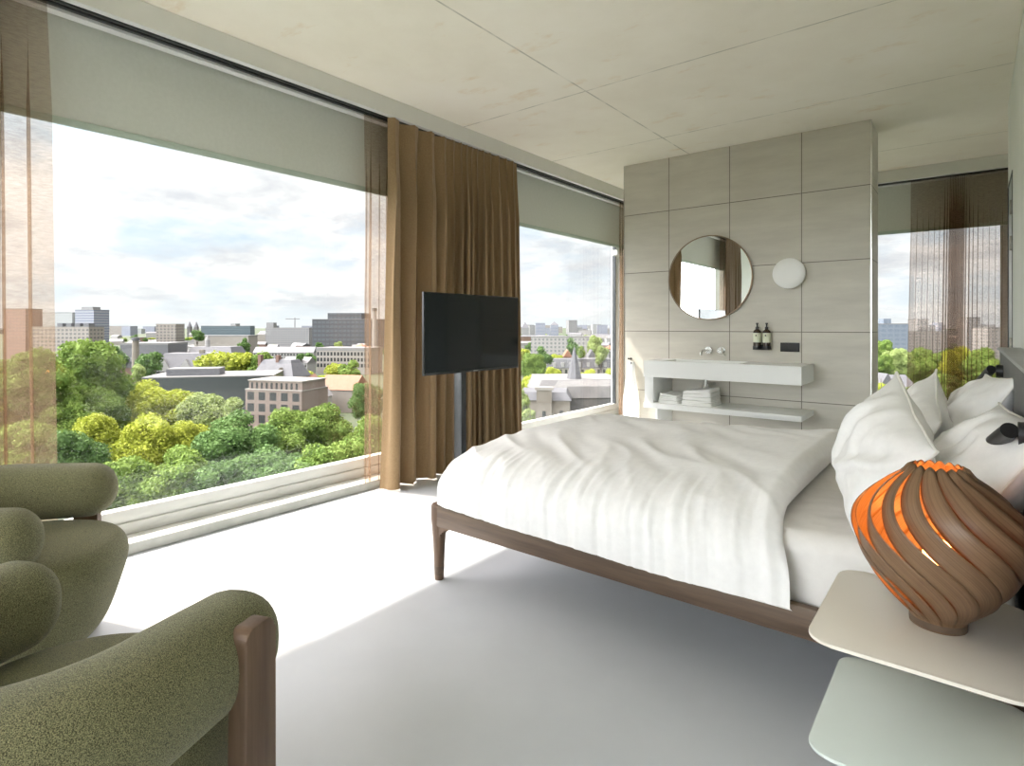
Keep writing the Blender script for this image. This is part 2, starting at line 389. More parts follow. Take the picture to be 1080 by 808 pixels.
# dropped fascia and curtain slot round the windows
struct('trim_3', B().box(-3.485, -3.45, -2.55, 7.65, SL, WZ - .002).box(-3.45, .55, 7.62, 7.655, SL, WZ - .002), FASCIA)
struct('trim_4', B().box(-3.492, -3.447, -2.55, 7.61, SL - .004, SL).box(-3.45, .55, 7.617, 7.66, SL - .004, SL), WHITEP)
struct('trim_5', B().box(-3.602, -3.486, -2.55, 7.6, SL + .004, WZ - .01).box(-3.45, .5, 7.655, 7.756, SL + .004, WZ - .01), SLOT)
struct('trim_6', B().box(-3.662, -3.602, -.25, 7.75, SL - .012, WZ - .004).box(-3.5, .55, 7.755, 7.83, SL - .012, WZ - .004), WHITEP)
def track(lab, b):
    t = thing('curtain_track', lab, 'curtain track', (0, 0, 0)); return t
tb = B()
for x in (-3.512, -3.556): tb.box(x - .011, x + .011, -.2, 7.58, SL - .010, SL + .004, .003)
setp(tb.build('curtain_track', DARKM), 'long black double curtain track running above the two left windows', 'curtain track')
tb = B()
for y in (7.685, 7.73): tb.box(-2.6, .5, y - .011, y + .011, SL - .010, SL + .004, .003)
setp(tb.build('curtain_track', DARKM), 'short black curtain track above the far window beyond the tiled partition', 'curtain track')
# concrete kerb and window frames
b = B().box(-3.70, -3.6, -.25, 7.6, 0, .062, .006).box(-3.79, -3.709, -.25, 7.6, 0, .06, .004)
struct('trim_7', b, KERB)
struct('trim_8', B().box(-3.709, -3.70, -.25, 7.6, 0, .045), SLOT)
struct('trim_9', B().box(-3.45, .5, 7.70, 7.87, 0, .3, .006), KERB)

def window(name, y0, y1, z0=.045, z1=2.62):
    """fixed glazed unit in the left wall: stepped aluminium frame and one pane"""
    t = thing(name, None, None, (-3.82, (y0 + y1) / 2, z0)); t['kind'] = 'structure'
    f = B()
    f.box(-3.86, -3.772, y0, y1, z0, .125, .004).box(-3.86, -3.79, y0, y1, .125, .20, .004)
    f.box(-3.86, -3.785, y0, y1, 2.50, z1)
    f.box(-3.86, -3.785, y0, y0 + .07, .2, 2.5, .004).box(-3.86, -3.785, y1 - .12, y1, .2, 2.5, .004)
    f.build('window_frame', WHITEP, t, world=True)
    g = B().box(-3.795, -3.787, y0 + .07, y0 + .092, .2, 2.5).box(-3.83, -3.787, y1 - .142, y1 - .12, .2, 2.5)
    g.build('gasket', DARKM, t, world=True)
    B().box(-3.832, -3.808, y0 + .06, y1 - .06, .19, 2.51).build('window_glass', GLASS, t, world=True)
    return t
window('window_1', -.25, 3.5); window('window_2', 4.35, 7.15)
t = thing('window_3', None, None, (-1.15, 7.9, .3)); t['kind'] = 'structure'
f = B().box(-2.6, .3, 7.88, 7.96, .3, .40, .004).box(-2.6, .3, 7.88, 7.96, 2.5, 2.62).box(-2.6, -2.53, 7.88, 7.96, .4, 2.5, .004).box(.23, .3, 7.88, 7.96, .4, 2.5, .004)
f.build('window_frame', WHITEP, t, world=True)
B().box(-2.54, .24, 7.905, 7.929, .39, 2.51).build('window_glass', GLASS, t, world=True)
t = thing('added_window', None, None, (-1.65, -2.65, .06)); t['kind'] = 'structure'  # unseen glazing added behind the camera to let more light in
f = B().box(-3.3, 0, -2.70, -2.62, .06, .14, .004).box(-3.3, 0, -2.70, -2.62, 2.67, 2.75, .004)
for x in (-3.3, -1.68, -.06): f.box(x, x + .06, -2.70, -2.62, .14, 2.67, .004)
f.build('window_frame', WHITEP, t, world=True)
B().box(-3.25, -.05, -2.67, -2.65, .13, 2.68).build('window_glass', GLASS, t, world=True)
# small cap of the frame at the far end of the second window
struct('trim_10', B().box(-3.79, -3.71, 6.93, 7.15, 2.20, 2.27, .004).box(-3.79, -3.74, 7.08, 7.15, .06, 2.2, .004), WHITEP)

# roller blinds
def blind(lab, y0, y1, bottom=2.30, axis='x'):
    if axis == 'x':
        bx = lambda p0, p1, z0, z1: (-3.7 - p1, -3.7 - p0, y0, y1, z0, z1)
        t = thing('roller_blind', lab, 'roller blind', (-3.7, (y0 + y1) / 2, bottom))
        B().box(*bx(-.002, .002, bottom, 2.90)).build('blind_fabric', BLIND, t, world=True)
        B().box(*bx(-.007, .007, bottom - .004, bottom + .035), .003).build('hem_bar', HEMB, t, world=True)
        B().cyl((-3.695, y0 + .02, 2.925), (-3.695, y1 - .02, 2.925), .028).build('roller_tube', WHITEP, t, world=True)
    else:
        t = thing('roller_blind', lab, 'roller blind', ((y0 + y1) / 2, 7.84, bottom))
        B().box(y0, y1, 7.838, 7.842, bottom, 2.90).build('blind_fabric', BLIND, t, world=True)
        B().box(y0, y1, 7.833, 7.847, bottom - .004, bottom + .035, .003).build('hem_bar', HEMB, t, world=True)
        B().cyl((y0 + .02, 7.836, 2.925), (y1 - .02, 7.836, 2.925), .028).build('roller_tube', WHITEP, t, world=True)
blind('wide grey-green roller blind lowered across the top of the left window', -.22, 3.46)
blind('grey-green roller blind above the second window beside the tiled partition', 4.38, 7.13)
blind('grey-green roller blind at the far window behind the tiled partition', -2.58, .29, axis='y')

# ------------------------------------------------------------------ curtains
def curtain_b(a0, a1, plane, ztop, zbot, n, amp, seed, flare=(0, 0), axis='y', jit=.5, nv=26, per=16, lap=.30, widths=None, zfix=0):
    """pleated cloth hanging from a track; runs along y (axis 'y') or x"""
    rr = random.Random(seed)
    ph = [rr.uniform(-jit, jit) for _ in range(n + 3)]; am = [rr.uniform(.6, 1.2) for _ in range(n + 3)]
    wid = list(widths) if widths else [rr.uniform(.6, 1.5) for _ in range(n)]; s = sum(wid); cum = [0]
    for w in wid: cum.append(cum[-1] + w / s)
    b = B()
    def fn(u, v):
        k = min(int(u * n), n - 1); f = u * n - k
        base = cum[k] + (cum[k + 1] - cum[k]) * f
        uni = u
        z = ztop + (zbot - ztop) * v
        w = min(1, v * 5)                           # pleats open below the heading
        pos = base
        e0, e1 = a0 + flare[0] * v, a1 + flare[1] * v
        along = e0 + (e1 - e0) * pos
        A = amp * (.40 + .60 * w) * (am[k] * (1 - f) + am[k + 1] * f)
        t = f * 2 * PI
        sw = ph[k] * v * 1.3
        if widths: A *= min(1.5, .55 + .45 * wid[k] * n / s)
        off = A * (math.sin(t + sw) + .28 * math.sin(2 * t + ph[k + 1] * 3 + v * 1.5) * w)
        off += .012 * w * noise.noise(Vector((along * 4, z * 1.1, seed)))
        along += lap * (a1 - a0) / n * (1 if widths else wid[k] * n / s) * math.sin(2 * t + 1.0) * (.35 + .65 * w)
        if v < .035: off += .012 * abs(math.sin(t / 2 * 3))
        return (plane + off, along, z) if axis == 'y' else (along, plane + off, z)
    b.grid(fn, n * per, nv)
    return b
GRP = 'brown curtains on the left window wall'
setp(curtain_b(2.86, 4.46, -3.495, SL - .008, .012, 14, .062, 3, flare=(-.06, .06), lap=.17, jit=.9, widths=(1.9, 1.7, 1.5, 1.0, .9, .7, .6, .6, .7, .8, 1.0, 1.1, .9, 1.0)).build('curtain', CURT, recalc=False),
     'thick ochre-brown curtain gathered between the two left windows behind the television', 'curtain')
setp(curtain_b(2.70, 4.52, -3.57, SL - .008, .07, 10, .016, 11, flare=(-.01, .05), lap=.14).build('sheer_curtain', SHEER, recalc=False),
     'see-through brown curtain showing as a narrow strip at the left of the ochre curtain', 'curtain')
setp(curtain_b(.02, .79, -3.545, SL - .008, .07, 5, .016, 5, flare=(0, .03), lap=.14).build('sheer_curtain', SHEER, recalc=False),
     'see-through brown curtain hanging at the far left edge behind the armchairs', 'curtain')
setp(curtain_b(-.22, .60, -3.50, SL - .008, .012, 8, .028, 9).build('curtain', CURT2, recalc=False),
     'dark brown opaque curtain bunched beside the left see-through one at the frame edge', 'curtain')
setp(curtain_b(6.66, 7.15, -3.545, SL - .008, .07, 5, .02, 21, lap=.12).build('sheer_curtain', SHEER, recalc=False),
     'sliver of see-through tan curtain in the corner left of the tiled partition', 'curtain')
setp(curtain_b(-.53, .50, 7.705, SL - .008, .31, 15, .026, 14, flare=(-.05, 0), axis='x', jit=.8, lap=.18, widths=(1.5, 1.5, 1.3, .7, .4, .35, .35, .4, .4, .8, 1.1, 1.4, 1.5, 1.6, 1.6)).build('sheer_curtain', SHEERD, recalc=False),
     'see-through dark brown curtain hanging in front of the far window', 'curtain')

# ------------------------------------------------------------------ bed
t = thing('bed', 'dark walnut bed frame with tapered round legs under the white bedding', 'bed', (-1.0, 2.88, 0))
BX0, BX1, BY0, BY1 = -2.10, .11, 1.98, 3.80
RT, RB = .372, .27
for y, s in ((BY0, 1), (BY1, -1)):
    B().box(BX0 + .05, BX1 - .02, min(y, y + s * .035), max(y, y + s * .035), RB, RT, .008).build('side_rail', WALNUTX, t, world=True)
B().box(BX0, BX0 + .035, BY0 + .05, BY1 - .05, RB, RT, .008).build('foot_rail', WALNUTX, t, world=True)
B().box(BX1 - .04, BX1 - .005, BY0 + .05, BY1 - .05, RB, RT, .008).build('head_rail', WALNUTX, t, world=True)
def bed_leg(cx, cy, sx, sy):
    b = B()
    prof = [(.0, 0), (.021, 0), (.023, .004), (.0255, .08), (.030, .18), (.036, .26), (.040, .30), (.040, RT - .008), (.034, RT), (0, RT)]
    b.lathe(prof, (cx + sx * .036, cy + sy * .036, 0), 24)
    # flared shoulders that run into the rails
    for ax in (0, 1):
        for k in range(6):
            a0, a1 = .03 + k * .011, .03 + (k + 1) * .011
            zz = RB - .045 * (1 - k / 6) ** 2
            if ax == 0: b.box(cx + sx * .036 + min(sx * a0, sx * a1), cx + sx * .036 + max(sx * a0, sx * a1), cy + min(sy * .002, sy * .034), cy + max(sy * .002, sy * .034), zz, RB + .006)
            else: b.box(cx + min(sx * .002, sx * .034), cx + max(sx * .002, sx * .034), cy + sy * .036 + min(sy * a0, sy * a1), cy + sy * .036 + max(sy * a0, sy * a1), zz, RB + .006)
    o = b.build('leg', WALNUTZ, t, world=True)
    c = B().cyl((cx + sx * .036, cy + sy * .036, 0.0), (cx + sx * .036, cy + sy * .036, .068), .0222, .0262, 24)
    c.build('leg_tip', WALNUTX, o, world=True)
for cx, sx in ((BX0, 1), (BX1, -1)):
    for cy, sy in ((BY0, 1), (BY1, -1)): bed_leg(cx, cy, sx, sy)
for k in range(14):
    x = BX0 + .12 + k * .152
    B().box(x, x + .07, BY0 + .03, BY1 - .03, .302, .318, .003).build('slat', WALNUTX, t, world=True)
# headboard panel on the wall
hb = thing('headboard', 'long dark grey upholstered headboard panel along the right wall', 'headboard', (.17, 2.85, 0))
B().box(.125, .218, 1.30, 4.36, .05, 1.115, .012, 3).build('panel', GREYL, hb, world=True)
B().box(.115, .219, 1.295, 4.365, 1.113, 1.128, .004).build('top_cap', mat('grey_cap', (.30, .31, .31), .45, (.34, .35, .35), (8, 8, 8)), hb, world=True)

# mattress
def mattress():
    b = B()
    b.box(-2.055, .09, 2.03, 3.75, .318, .575, .055, 5)
    bmesh.ops.subdivide_edges(b.bm, edges=[e for e in b.bm.edges if e.calc_length() > .3], cuts=60, use_grid_fill=True)
    bmesh.ops.triangulate(b.bm, faces=[f for f in b.bm.faces if len(f.verts) > 4])
    b.bm.normal_update()
    for v in b.bm.verts:
        x, y, z = v.co
        w = max(0, min(1, (x + .75) * 3)) * max(0, min(1, (2.9 - y) * 3))
        q = 1 - abs(fbm(x * 3.2 + y * 3, y * 4 + z * 6 - x * 5, z * 3, 3)) * 1.6
        v.co += v.normal * (.004 + .016 * w * q - .01 * w)
        if abs(v.normal.y) > .5 and z < .52: v.co.y += .006 * math.sin(x * 26 + z * 40) * w
    return b
setp(mattress().build('mattress', SHEET), 'thick mattress in a white fitted sheet on the walnut bed frame', 'mattress')

# duvet
def duvet():
    b = B()
    xf, xh = -2.07, -.44
    yc, hw = 2.885, .955
    z0 = .392
    def fn(a, c):
        # a: foot -> head ; c: near hem -> far hem
        tt = PI * (1 - c); e = .36
        cy = sgnp(math.cos(tt), .50); sz = abs(math.sin(tt)) ** .55
        ln = .2
        aa = a * 1.68
        g = 1.0 if aa > ln else (1 - (1 - aa / ln) ** 3.2) ** (1 / 2.6)
        head = xh - .10 * sz * (.4 + .6 * c) + .02 * noise.noise(Vector((c * 5, 1.3, 0)))
        x = xf + (head - xf) * (a ** 1.12)
        ztop = .645 + .018 * math.sin(c * PI) + .05 * max(0, (a - .55) / .45) ** 1.5 * sz
        hwid = (.895 + .06 * min(1, a * 1.6)) * (.965 + .035 * g) + .012 * (1 - sz) * a
        if a > .965:                                 # hem rolls under at the head end
            q = (a - .965) / .035; ztop -= .055 * q * q
        y = yc + cy * hwid
        z = z0 + (ztop - z0) * sz * g
        # creases: vertical on the hanging side, long soft ones across the top
        side = (1 - sz) ** .6
        slow = noise.noise(Vector((x * 2.2, y * .8, 3.1)))
        r1 = 1 - abs(fbm(x * 10.5 + z * 2.5, 5 + z * 1.4 + y * .35, 0, 3)) * 2
        r3 = 1 - abs(fbm(x * 24 + z * 5 + 1.5 * slow, 2 + z * 2.5 + y, 4, 2)) * 2
        r2 = 1 - abs(fbm((x * .75 + y * .65) * 5.2, (y * .75 - x * .6) * 1.5 + 7, 2, 2)) * 2
        d1 = (.011 * r1 + .004 * r3) * max(0, min(1, (2.30 - y) * 3.3)) * min(1, max(0, (z - .40) * 12)) * (.55 + .6 * max(0, slow + .5))
        d2 = .012 * r2 * sz * g
        n = Vector((-.6 * (1 - g), cy * (1 - sz) * 1.3, sz + .12)).normalized()
        p = Vector((x, y, z)) + n * (d1 + d2 + .012 * slow)
        if c < .035 or c > .965: p.z = z0 - .016 + .004 * noise.noise(Vector((x * 3, 0, 0)))
        return p
    P = b.grid(fn, 190, 170)
    # close the head end down to the sheet
    last = P[-1]; low = []
    for v in last:
        low.append(b.bm.verts.new((v.co.x - .02, v.co.y + (.012 if v.co.y < 2.2 else 0), max(min(v.co.z - .03, .60), z0 - .02))))
    for j in range(len(last) - 1): b.bm.faces.new((last[j], low[j], low[j + 1], last[j + 1]))
    return b
setp(duvet().build('duvet', LINEN, ang=80), 'crumpled white duvet spread over the bed and hanging over its near side', 'duvet')

# pillows
def pillow(name, lab, w, h, tk, loc, lean, rz, roll=0, seed=0, piping=True):
    t = thing(name, lab, 'pillow', loc, 0)
    M = Matrix.Rotation(rz, 4, 'Z') @ Matrix.Rotation(lean, 4, 'Y') @ Matrix.Rotation(roll, 4, 'X')
    # local frame: width along y, height along z, thickness along x (towards -x is the front)
    b = B(); n = 60; rp = random.Random(seed * 17)
    folds = [(math.cos(a), math.sin(a), rp.uniform(-.45, .45), rp.uniform(.05, .10), rp.uniform(.014, .026)) for a in (rp.uniform(-.6, .5), rp.uniform(.1, .9), rp.uniform(-.9, 0), rp.uniform(-.3, .3))]
    def shape(u, v, side):
        uu, vv = u * 2 - 1, v * 2 - 1
        pin = 1 - .06 * (1 - vv * vv) * abs(uu) ** 3; pin2 = 1 - .07 * (1 - uu * uu) * abs(vv) ** 3
        y = w / 2 * uu * pin; z = h / 2 * vv * pin2 + h / 2
        f = max(0, (1 - abs(uu) ** 2.6)) ** .62 * max(0, (1 - abs(vv) ** 2.6)) ** .62
        sag = 1 - .22 * vv
        x = side * tk / 2 * f * sag
        cr = 1 - abs(fbm(uu * 1.5 + seed * 3.1 + vv * 1.0, vv * 1.2 - uu * .8 + seed, side, 2)) * 2
        x += side * .011 * cr * min(1, f * f * 1.6)
        x += side * .010 * noise.noise(Vector((uu * 2.6 + seed, vv * 2.6, side))) * min(1, f * 2)
        for q, (ca, sa, o_, wd, am) in enumerate(folds):
            e_ = uu * ca + vv * sa - o_ + .12 * noise.noise(Vector((uu * 1.3, vv * 1.3, q + seed * 5.0)))
            lg = math.exp(-((-uu * sa + vv * ca - .15 * q) / .75) ** 2)
            x += side * am * lg * min(1, f * 2) * (max(0, 1 - abs(e_) / wd) if e_ < 0 else max(0, 1 - e_ / (wd * 3)))
        x += .018 * noise.noise(Vector((uu * 1.6, vv * 1.6, seed + 9.0)))
        return M @ Vector((x, y, z))
    b.grid(lambda u, v: shape(u, v, -1), n, n); b.grid(lambda u, v: shape(u, v, 1), n, n, flip=True)
    bmesh.ops.remove_doubles(b.bm, verts=b.bm.verts, dist=.0006)
    b.build('pillowcase', LINEN, t, ang=90)
    if piping:
        pts = []
        for k in range(4 * 24):
            e, q = divmod(k, 24); q /= 24
            u, v = [(q, 0), (1, q), (1 - q, 1), (0, 1 - q)][e]
            pts.append(shape(u, v, 1))
        p = B(); p.tube(pts + [pts[0]], .0045, 6, cap=False); p.build('piping', PIPING, t)
    return t
zb = .595
pillow('pillow', 'plump white pillow leaning at the front of the near side, left of the wooden lamp', .66, .41, .20, (-.34, 2.40, zb + .03), R(24), R(20), R(17), 1)
pillow('pillow', 'white pillow against the headboard directly behind the wooden lamp', .78, .47, .19, (-.12, 2.30, zb - .01), R(32), R(6), R(-2), 2)
pillow('pillow', 'white pillow leaning at the front of the far side with its corner pointing up', .66, .385, .19, (-.27, 3.20, zb + .02), R(22), R(10), R(16), 3)
pillow('pillow', 'white pillow against the headboard on the far side of the bed', .72, .48, .19, (-.10, 3.26, zb), R(24), R(6), R(-3), 4)

# ------------------------------------------------------------------ reading lamps on the headboard
def reading_lamp(lab, y, z, sgn):
    t = thing('reading_lamp', lab, 'reading lamp', (.125, y, z))
    B().cyl((.095, y, z), (.124, y, z), .032, .032, 28).build('mounting_plate', BLACK, t, world=True)
    B().tube([(.10, y, z), (.085, y, z + .01), (.08, y + sgn * .01, z + .02)], .008, 10).build('swivel_arm', BLACK, t, world=True)
    a, c = Vector((.03, y + sgn * .15, z - .075)), Vector((.078, y - sgn * .02, z + .01))
    h = B().cyl(a, c, .021, .021, 28); o = h.build('lamp_head', BLACK, t, world=True)
    d = (c - a).normalized()
    B().cyl(a - d * .002, a + d * .006, .017, .017, 24).build('lens', DARKM, o, world=True)
reading_lamp('black cylindrical reading lamp aimed over the near pillows', 2.03, .965, 1)
reading_lamp('black cylindrical reading lamp behind the far pillow at the end of the headboard', 3.86, 1.02, 1)

# ------------------------------------------------------------------ bedside table and wooden lamp
def rrect(x0, x1, y0, y1, r, n=8):
    pts = []
    for cx, cy, a in ((x1 - r, y1 - r, 0), (x0 + r, y1 - r, 90), (x0 + r, y0 + r, 180), (x1 - r, y0 + r, 270)):
        for k in range(n + 1): pts.append((cx + r * math.cos(R(a + 90 * k / n)), cy + r * math.sin(R(a + 90 * k / n))))
    return pts
t = thing('bedside_table', 'two-tier bedside table of thin pale metal plates with rounded corners', 'bedside table', (-.05, 1.67, 0))
B().prism(rrect(-.297, .115, 1.43, 1.915, .055), .542, .55, bev=.002).build('table_top', STAND, t, world=True)
B().prism(rrect(-.297, .115, 1.43, 1.915, .055), .292, .30, bev=.002).build('lower_shelf', STANDL, t, world=True)
B().box(.100, .112, 1.47, 1.88, .02, .545, .002).build('back_panel', STAND, t, world=True)
B().box(-.20, .112, 1.50, 1.85, 0, .012, .003).build('foot_plate', STAND, t, world=True)

LX, LY, LZ = -.063, 1.69, .55
t = thing('table_lamp', 'glowing round table lamp of twisted walnut veneer strips on the bedside table', 'table lamp', (LX, LY, LZ))
NS = 15; HL = .365
def lamp_r(t_):      # t_ 0 bottom .. 1 top
    if t_ < .06: return .056
    q = (t_ - .06) / .94
    return .056 * (1 - q) ** 2 + .048 * q ** 2 + .143 * (math.sin(PI * q ** 1.10) ** .85)
for k in range(NS):
    b = B(); ph0 = 2 * PI * k / NS
    w = 2 * PI / NS
    def strip(u, v, th=0.0):
        z = v * HL
        r = lamp_r(v)
        belly = math.sin(PI * min(1, max(0, (v - .06) / .94))) ** .8
        ang = ph0 - R(128) * (v - .5) * (1 - .12 * math.cos(v * 6)) + (u - .5) * w * (1.02 + .10 * (1 - belly) - .05 * math.exp(-((v - .76) / .13) ** 2))
        # one edge of each strip stands proud of its neighbour, leaving a slit
        s1 = max(0, min(1, (v - .46) / .26)); s2 = max(0, min(1, (.34 - v) / .16)); open_ = belly * (.06 + 1.3 * s1 * s1 * (3 - 2 * s1) + .9 * s2)
        rr = r + (u - .5) * .024 * open_ - th
        zz = z + (.010 * math.sin(u * PI) if v > .97 else 0)
        return (rr * math.cos(ang), rr * math.sin(ang), zz)
    b.grid(lambda u, v: strip(u, v), 6, 44, uv=True)
    o = b.build('veneer_strip', VENEER, t, ang=80)
    md = o.modifiers.new('thick', 'SOLIDIFY'); md.thickness = .0012; md.offset = -1
b = B(); b.lathe([(0, 0), (.055, 0), (.0565, .004), (.0565, .022), (.052, .024), (0, .024)], (0, 0, 0), 40)
b.build('base_ring', WALNUTX, t)
B().cyl((0, 0, .024), (0, 0, .11), .018, .018, 20).build('lamp_holder', BLACK, t)
b = B(); b.sphere((0, 0, .165), .03, 3, (1, 1, 1.15)); b.cyl((0, 0, .11), (0, 0, .145), .014, .02, 16); b.build('bulb', BULB, t)
pl = bpy.data.lights.new('lamp_bulb_light', 'POINT'); pl.energy = 1.5; pl.color = (1, .34, .07); pl.shadow_soft_size = .032
po = bpy.data.objects.new('lamp_bulb_light', pl); C.objects.link(po); po.location = (LX, LY, LZ + .215)

# ------------------------------------------------------------------ television on a floor stand
t = thing('television', 'black flat-screen television on a slim floor stand at the foot of the bed', 'television', (-2.9, 3.08, 0))
b = B().box(-2.862, -2.842, 2.635, 3.655, .918, 1.480, .004).box(-2.900, -2.860, 2.80, 3.50, .96, 1.33, .012)
cas = b.build('casing', BLACK, t, world=True)
B().box(-2.843, -2.8405, 2.643, 3.647, .936, 1.472).build('screen', SCREEN, t, world=True)
B().box(-2.8425, -2.8395, 2.637, 3.653, .919, .933, .001).build('bottom_bezel', DARKM, t, world=True)
B().box(-2.975, -2.90, 3.055, 3.108, .02, 1.25, .006).build('pole', DARKM, t, world=True)
B().box(-2.935, -2.899, 2.93, 3.23, 1.00, 1.28, .004).build('mounting_bracket', DARKM, t, world=True)
B().box(-2.99, -2.70, 2.97, 3.40, 0, .02, .006).build('base_plate', DARKM, t, world=True)
B().box(-2.8398, -2.8388, 3.12, 3.17, .923, .929).build('logo_mark', STEEL, t, world=True)

# ------------------------------------------------------------------ wash basin wall
t = thing('washbasin', 'long white wall-hung washbasin slab with built-in lower shelf on the tiled partition', 'washbasin', (-1.8, 5.65, .46))
def basin():
    b = B(); x0, x1, y0, y1, z0, z1 = -2.49, -1.091, 5.175, 5.649, .763, .918
    bx0, bx1, by0, by1 = -2.32, -1.62, 5.235, 5.56
    for a in ((x0, bx0, y0, y1), (bx1, x1, y0, y1), (bx0, bx1, y0, by0), (bx0, bx1, by1, y1)): b.box(*a, z0, z1)
    b.box(bx0, bx1, by0, by1, z0, z0 + .04)
    bmesh.ops.remove_doubles(b.bm, verts=b.bm.verts, dist=1e-5)
    return b
basin().build('basin', BASIN, t, world=True, smooth=False)
B().cyl((-1.97, 5.40, .801), (-1.97, 5.40, .806), .03, .03, 24).build('drain', STEEL, t, world=True)
B().box(-2.49, -2.40, 5.20, 5.649, .51, .765, .002).box(-2.42, -2.40, 5.30, 5.649, .2, .465, .002).build('side_panel', BASIN, t, world=True)
B().box(-2.49, -1.091, 5.175, 5.649, .463, .511, .003).build('lower_shelf', BASIN, t, world=True)
# trap under the basin
t = thing('drain_trap', 'chrome bottle trap under the washbasin above the towels', 'drain trap', (-1.97, 5.42, .60))
B().cyl((-1.97, 5.42, .70), (-1.97, 5.42, .762), .016).cyl((-1.97, 5.42, .61), (-1.97, 5.42, .705), .03, .034, 24).build('trap_body', STEEL, t, world=True)
B().tube([(-1.97, 5.42, .69), (-1.97, 5.5, .69), (-1.97, 5.648, .69)], .015, 14).build('outlet_pipe', STEEL, t, world=True)
# tap
t = thing('wall_tap', 'chrome wall-mounted spout under the round mirror', 'tap', (-2.02, 5.65, 1.015))
B().cyl((-2.02, 5.625, 1.015), (-2.02, 5.649, 1.015), .034, .034, 32).build('rosette', STEEL, t, world=True)
B().tube([(-2.02, 5.63, 1.015), (-2.02, 5.47, 1.015), (-2.02, 5.445, 1.010), (-2.02, 5.432, .995), (-2.02, 5.428, .972)], .011, 16).build('spout', STEEL, t, world=True)
t = thing('tap_handle', 'round chrome mixer handle to the right of the spout', 'tap handle', (-1.895, 5.65, 1.015))
B().cyl((-1.895, 5.632, 1.015), (-1.895, 5.649, 1.015), .034, .034, 32).build('rosette', STEEL, t, world=True)
B().cyl((-1.895, 5.575, 1.015), (-1.895, 5.632, 1.015), .024, .026, 32).build('knob', STEEL, t, world=True)
B().tube([(-1.895, 5.585, 1.012), (-1.865, 5.582, .985), (-1.84, 5.58, .968)], .005, 10).build('lever', STEEL, t, world=True)
# mirror
t = thing('round_mirror', 'large round mirror with thin bronze rim on the tiled partition', 'mirror', (-2.016, 5.65, 1.724))
Mx = Matrix.Translation((0, 0, 0)) @ Matrix.Rotation(R(90), 4, 'X')
B().lathe([(0, .012), (.405, .012), (.405, .024), (0, .024)], (0, 0, 0), 96, Mx).build('mirror_glass', MIRROR, t)
B().lathe([(.402, .002), (.414, .002), (.414, .030), (.405, .030), (.405, .02), (.402, .02), (.402, .002)], (0, 0, 0), 96, Mx).build('rim', mat('bronze_rim', (.20, .14, .09), .35, (.24, .17, .11), (8, 8, 8), metal=.8), t)
# wall lamp
t = thing('wall_lamp', 'white round disc wall lamp to the right of the round mirror', 'wall lamp', (-1.285, 5.65, 1.722))
B().lathe([(0, .03), (.118, .03), (.132, .036), (.138, .048), (.136, .062), (.12, .072), (.08, .076), (0, .078)], (0, 0, 0), 64, Mx).build('diffuser', OPAL, t)
B().lathe([(0, .001), (.09, .001), (.09, .03), (0, .03)], (0, 0, 0), 40, Mx).build('back_plate', WHITEP, t)
# dispensers
def dispenser(lab, x):
    t = thing('soap_dispenser', lab, 'soap dispenser', (x, 5.60, 1.045), 0, 'soap dispensers on the tiled wall')
    B().lathe([(0, 0), (.030, 0), (.034, .004), (.034, .150), (.031, .162), (.016, .174), (.013, .178), (0, .178)], (0, 0, 0), 28).build('bottle', AMBER, t)
    B().lathe([(.0345, .055), (.0345, .142)], (0, 0, 0), 28).build('paper_label', LABELM, t)
    B().lathe([(0, .176), (.015, .176), (.015, .196), (.007, .198), (.006, .222), (.011, .224), (.011, .234), (0, .236)], (0, 0, 0), 20).tube([(0, 0, .229), (.006, -.022, .229), (.009, -.034, .225)], .0045, 8).build('pump', BLACK, t)
    B().box(-.006, .004, -.0355, -.0340, .112, .126).build('label_mark', BLACK, t)
dispenser('left of two dark soap pump bottles with cream labels on the tiled wall', -1.556)
dispenser('right of two dark soap pump bottles with cream labels on the tiled wall', -1.473)
t = thing('bottle_holder', 'black wall bracket clasping the two soap pump bottles', 'bottle holder', (-1.515, 5.65, 1.03))
b = B().box(-1.575, -1.455, 5.636, 5.6498, 1.03, 1.075, .003).box(-1.588, -1.440, 5.568, 5.645, 1.032, 1.044, .004)
b.build('bracket_plate', BLACK, t, world=True)
for x in (-1.556, -1.473):
    b = B(); b.lathe([(.0345, .0), (.0375, .0), (.0375, .022), (.0345, .022), (.0345, .0)], (x, 5.60, 1.044), 28); b.build('ring', BLACK, t, world=True)
# sockets
t = thing('wall_socket', 'black double switch and socket plate beside the soap bottles', 'wall socket', (-1.286, 5.65, 1.06))
B().box(-1.366, -1.206, 5.640, 5.649, 1.018, 1.100, .003).build('plate', BLACK, t, world=True)
for x in (-1.325, -1.247): B().box(x - .033, x + .033, 5.6365, 5.641, 1.026, 1.092, .002).build('rocker', mat('matt_black', (.022, .022, .024), .55, (.028, .028, .03), (9, 9, 9)) if x < -1.3 else MATS['matt_black'], t, world=True)
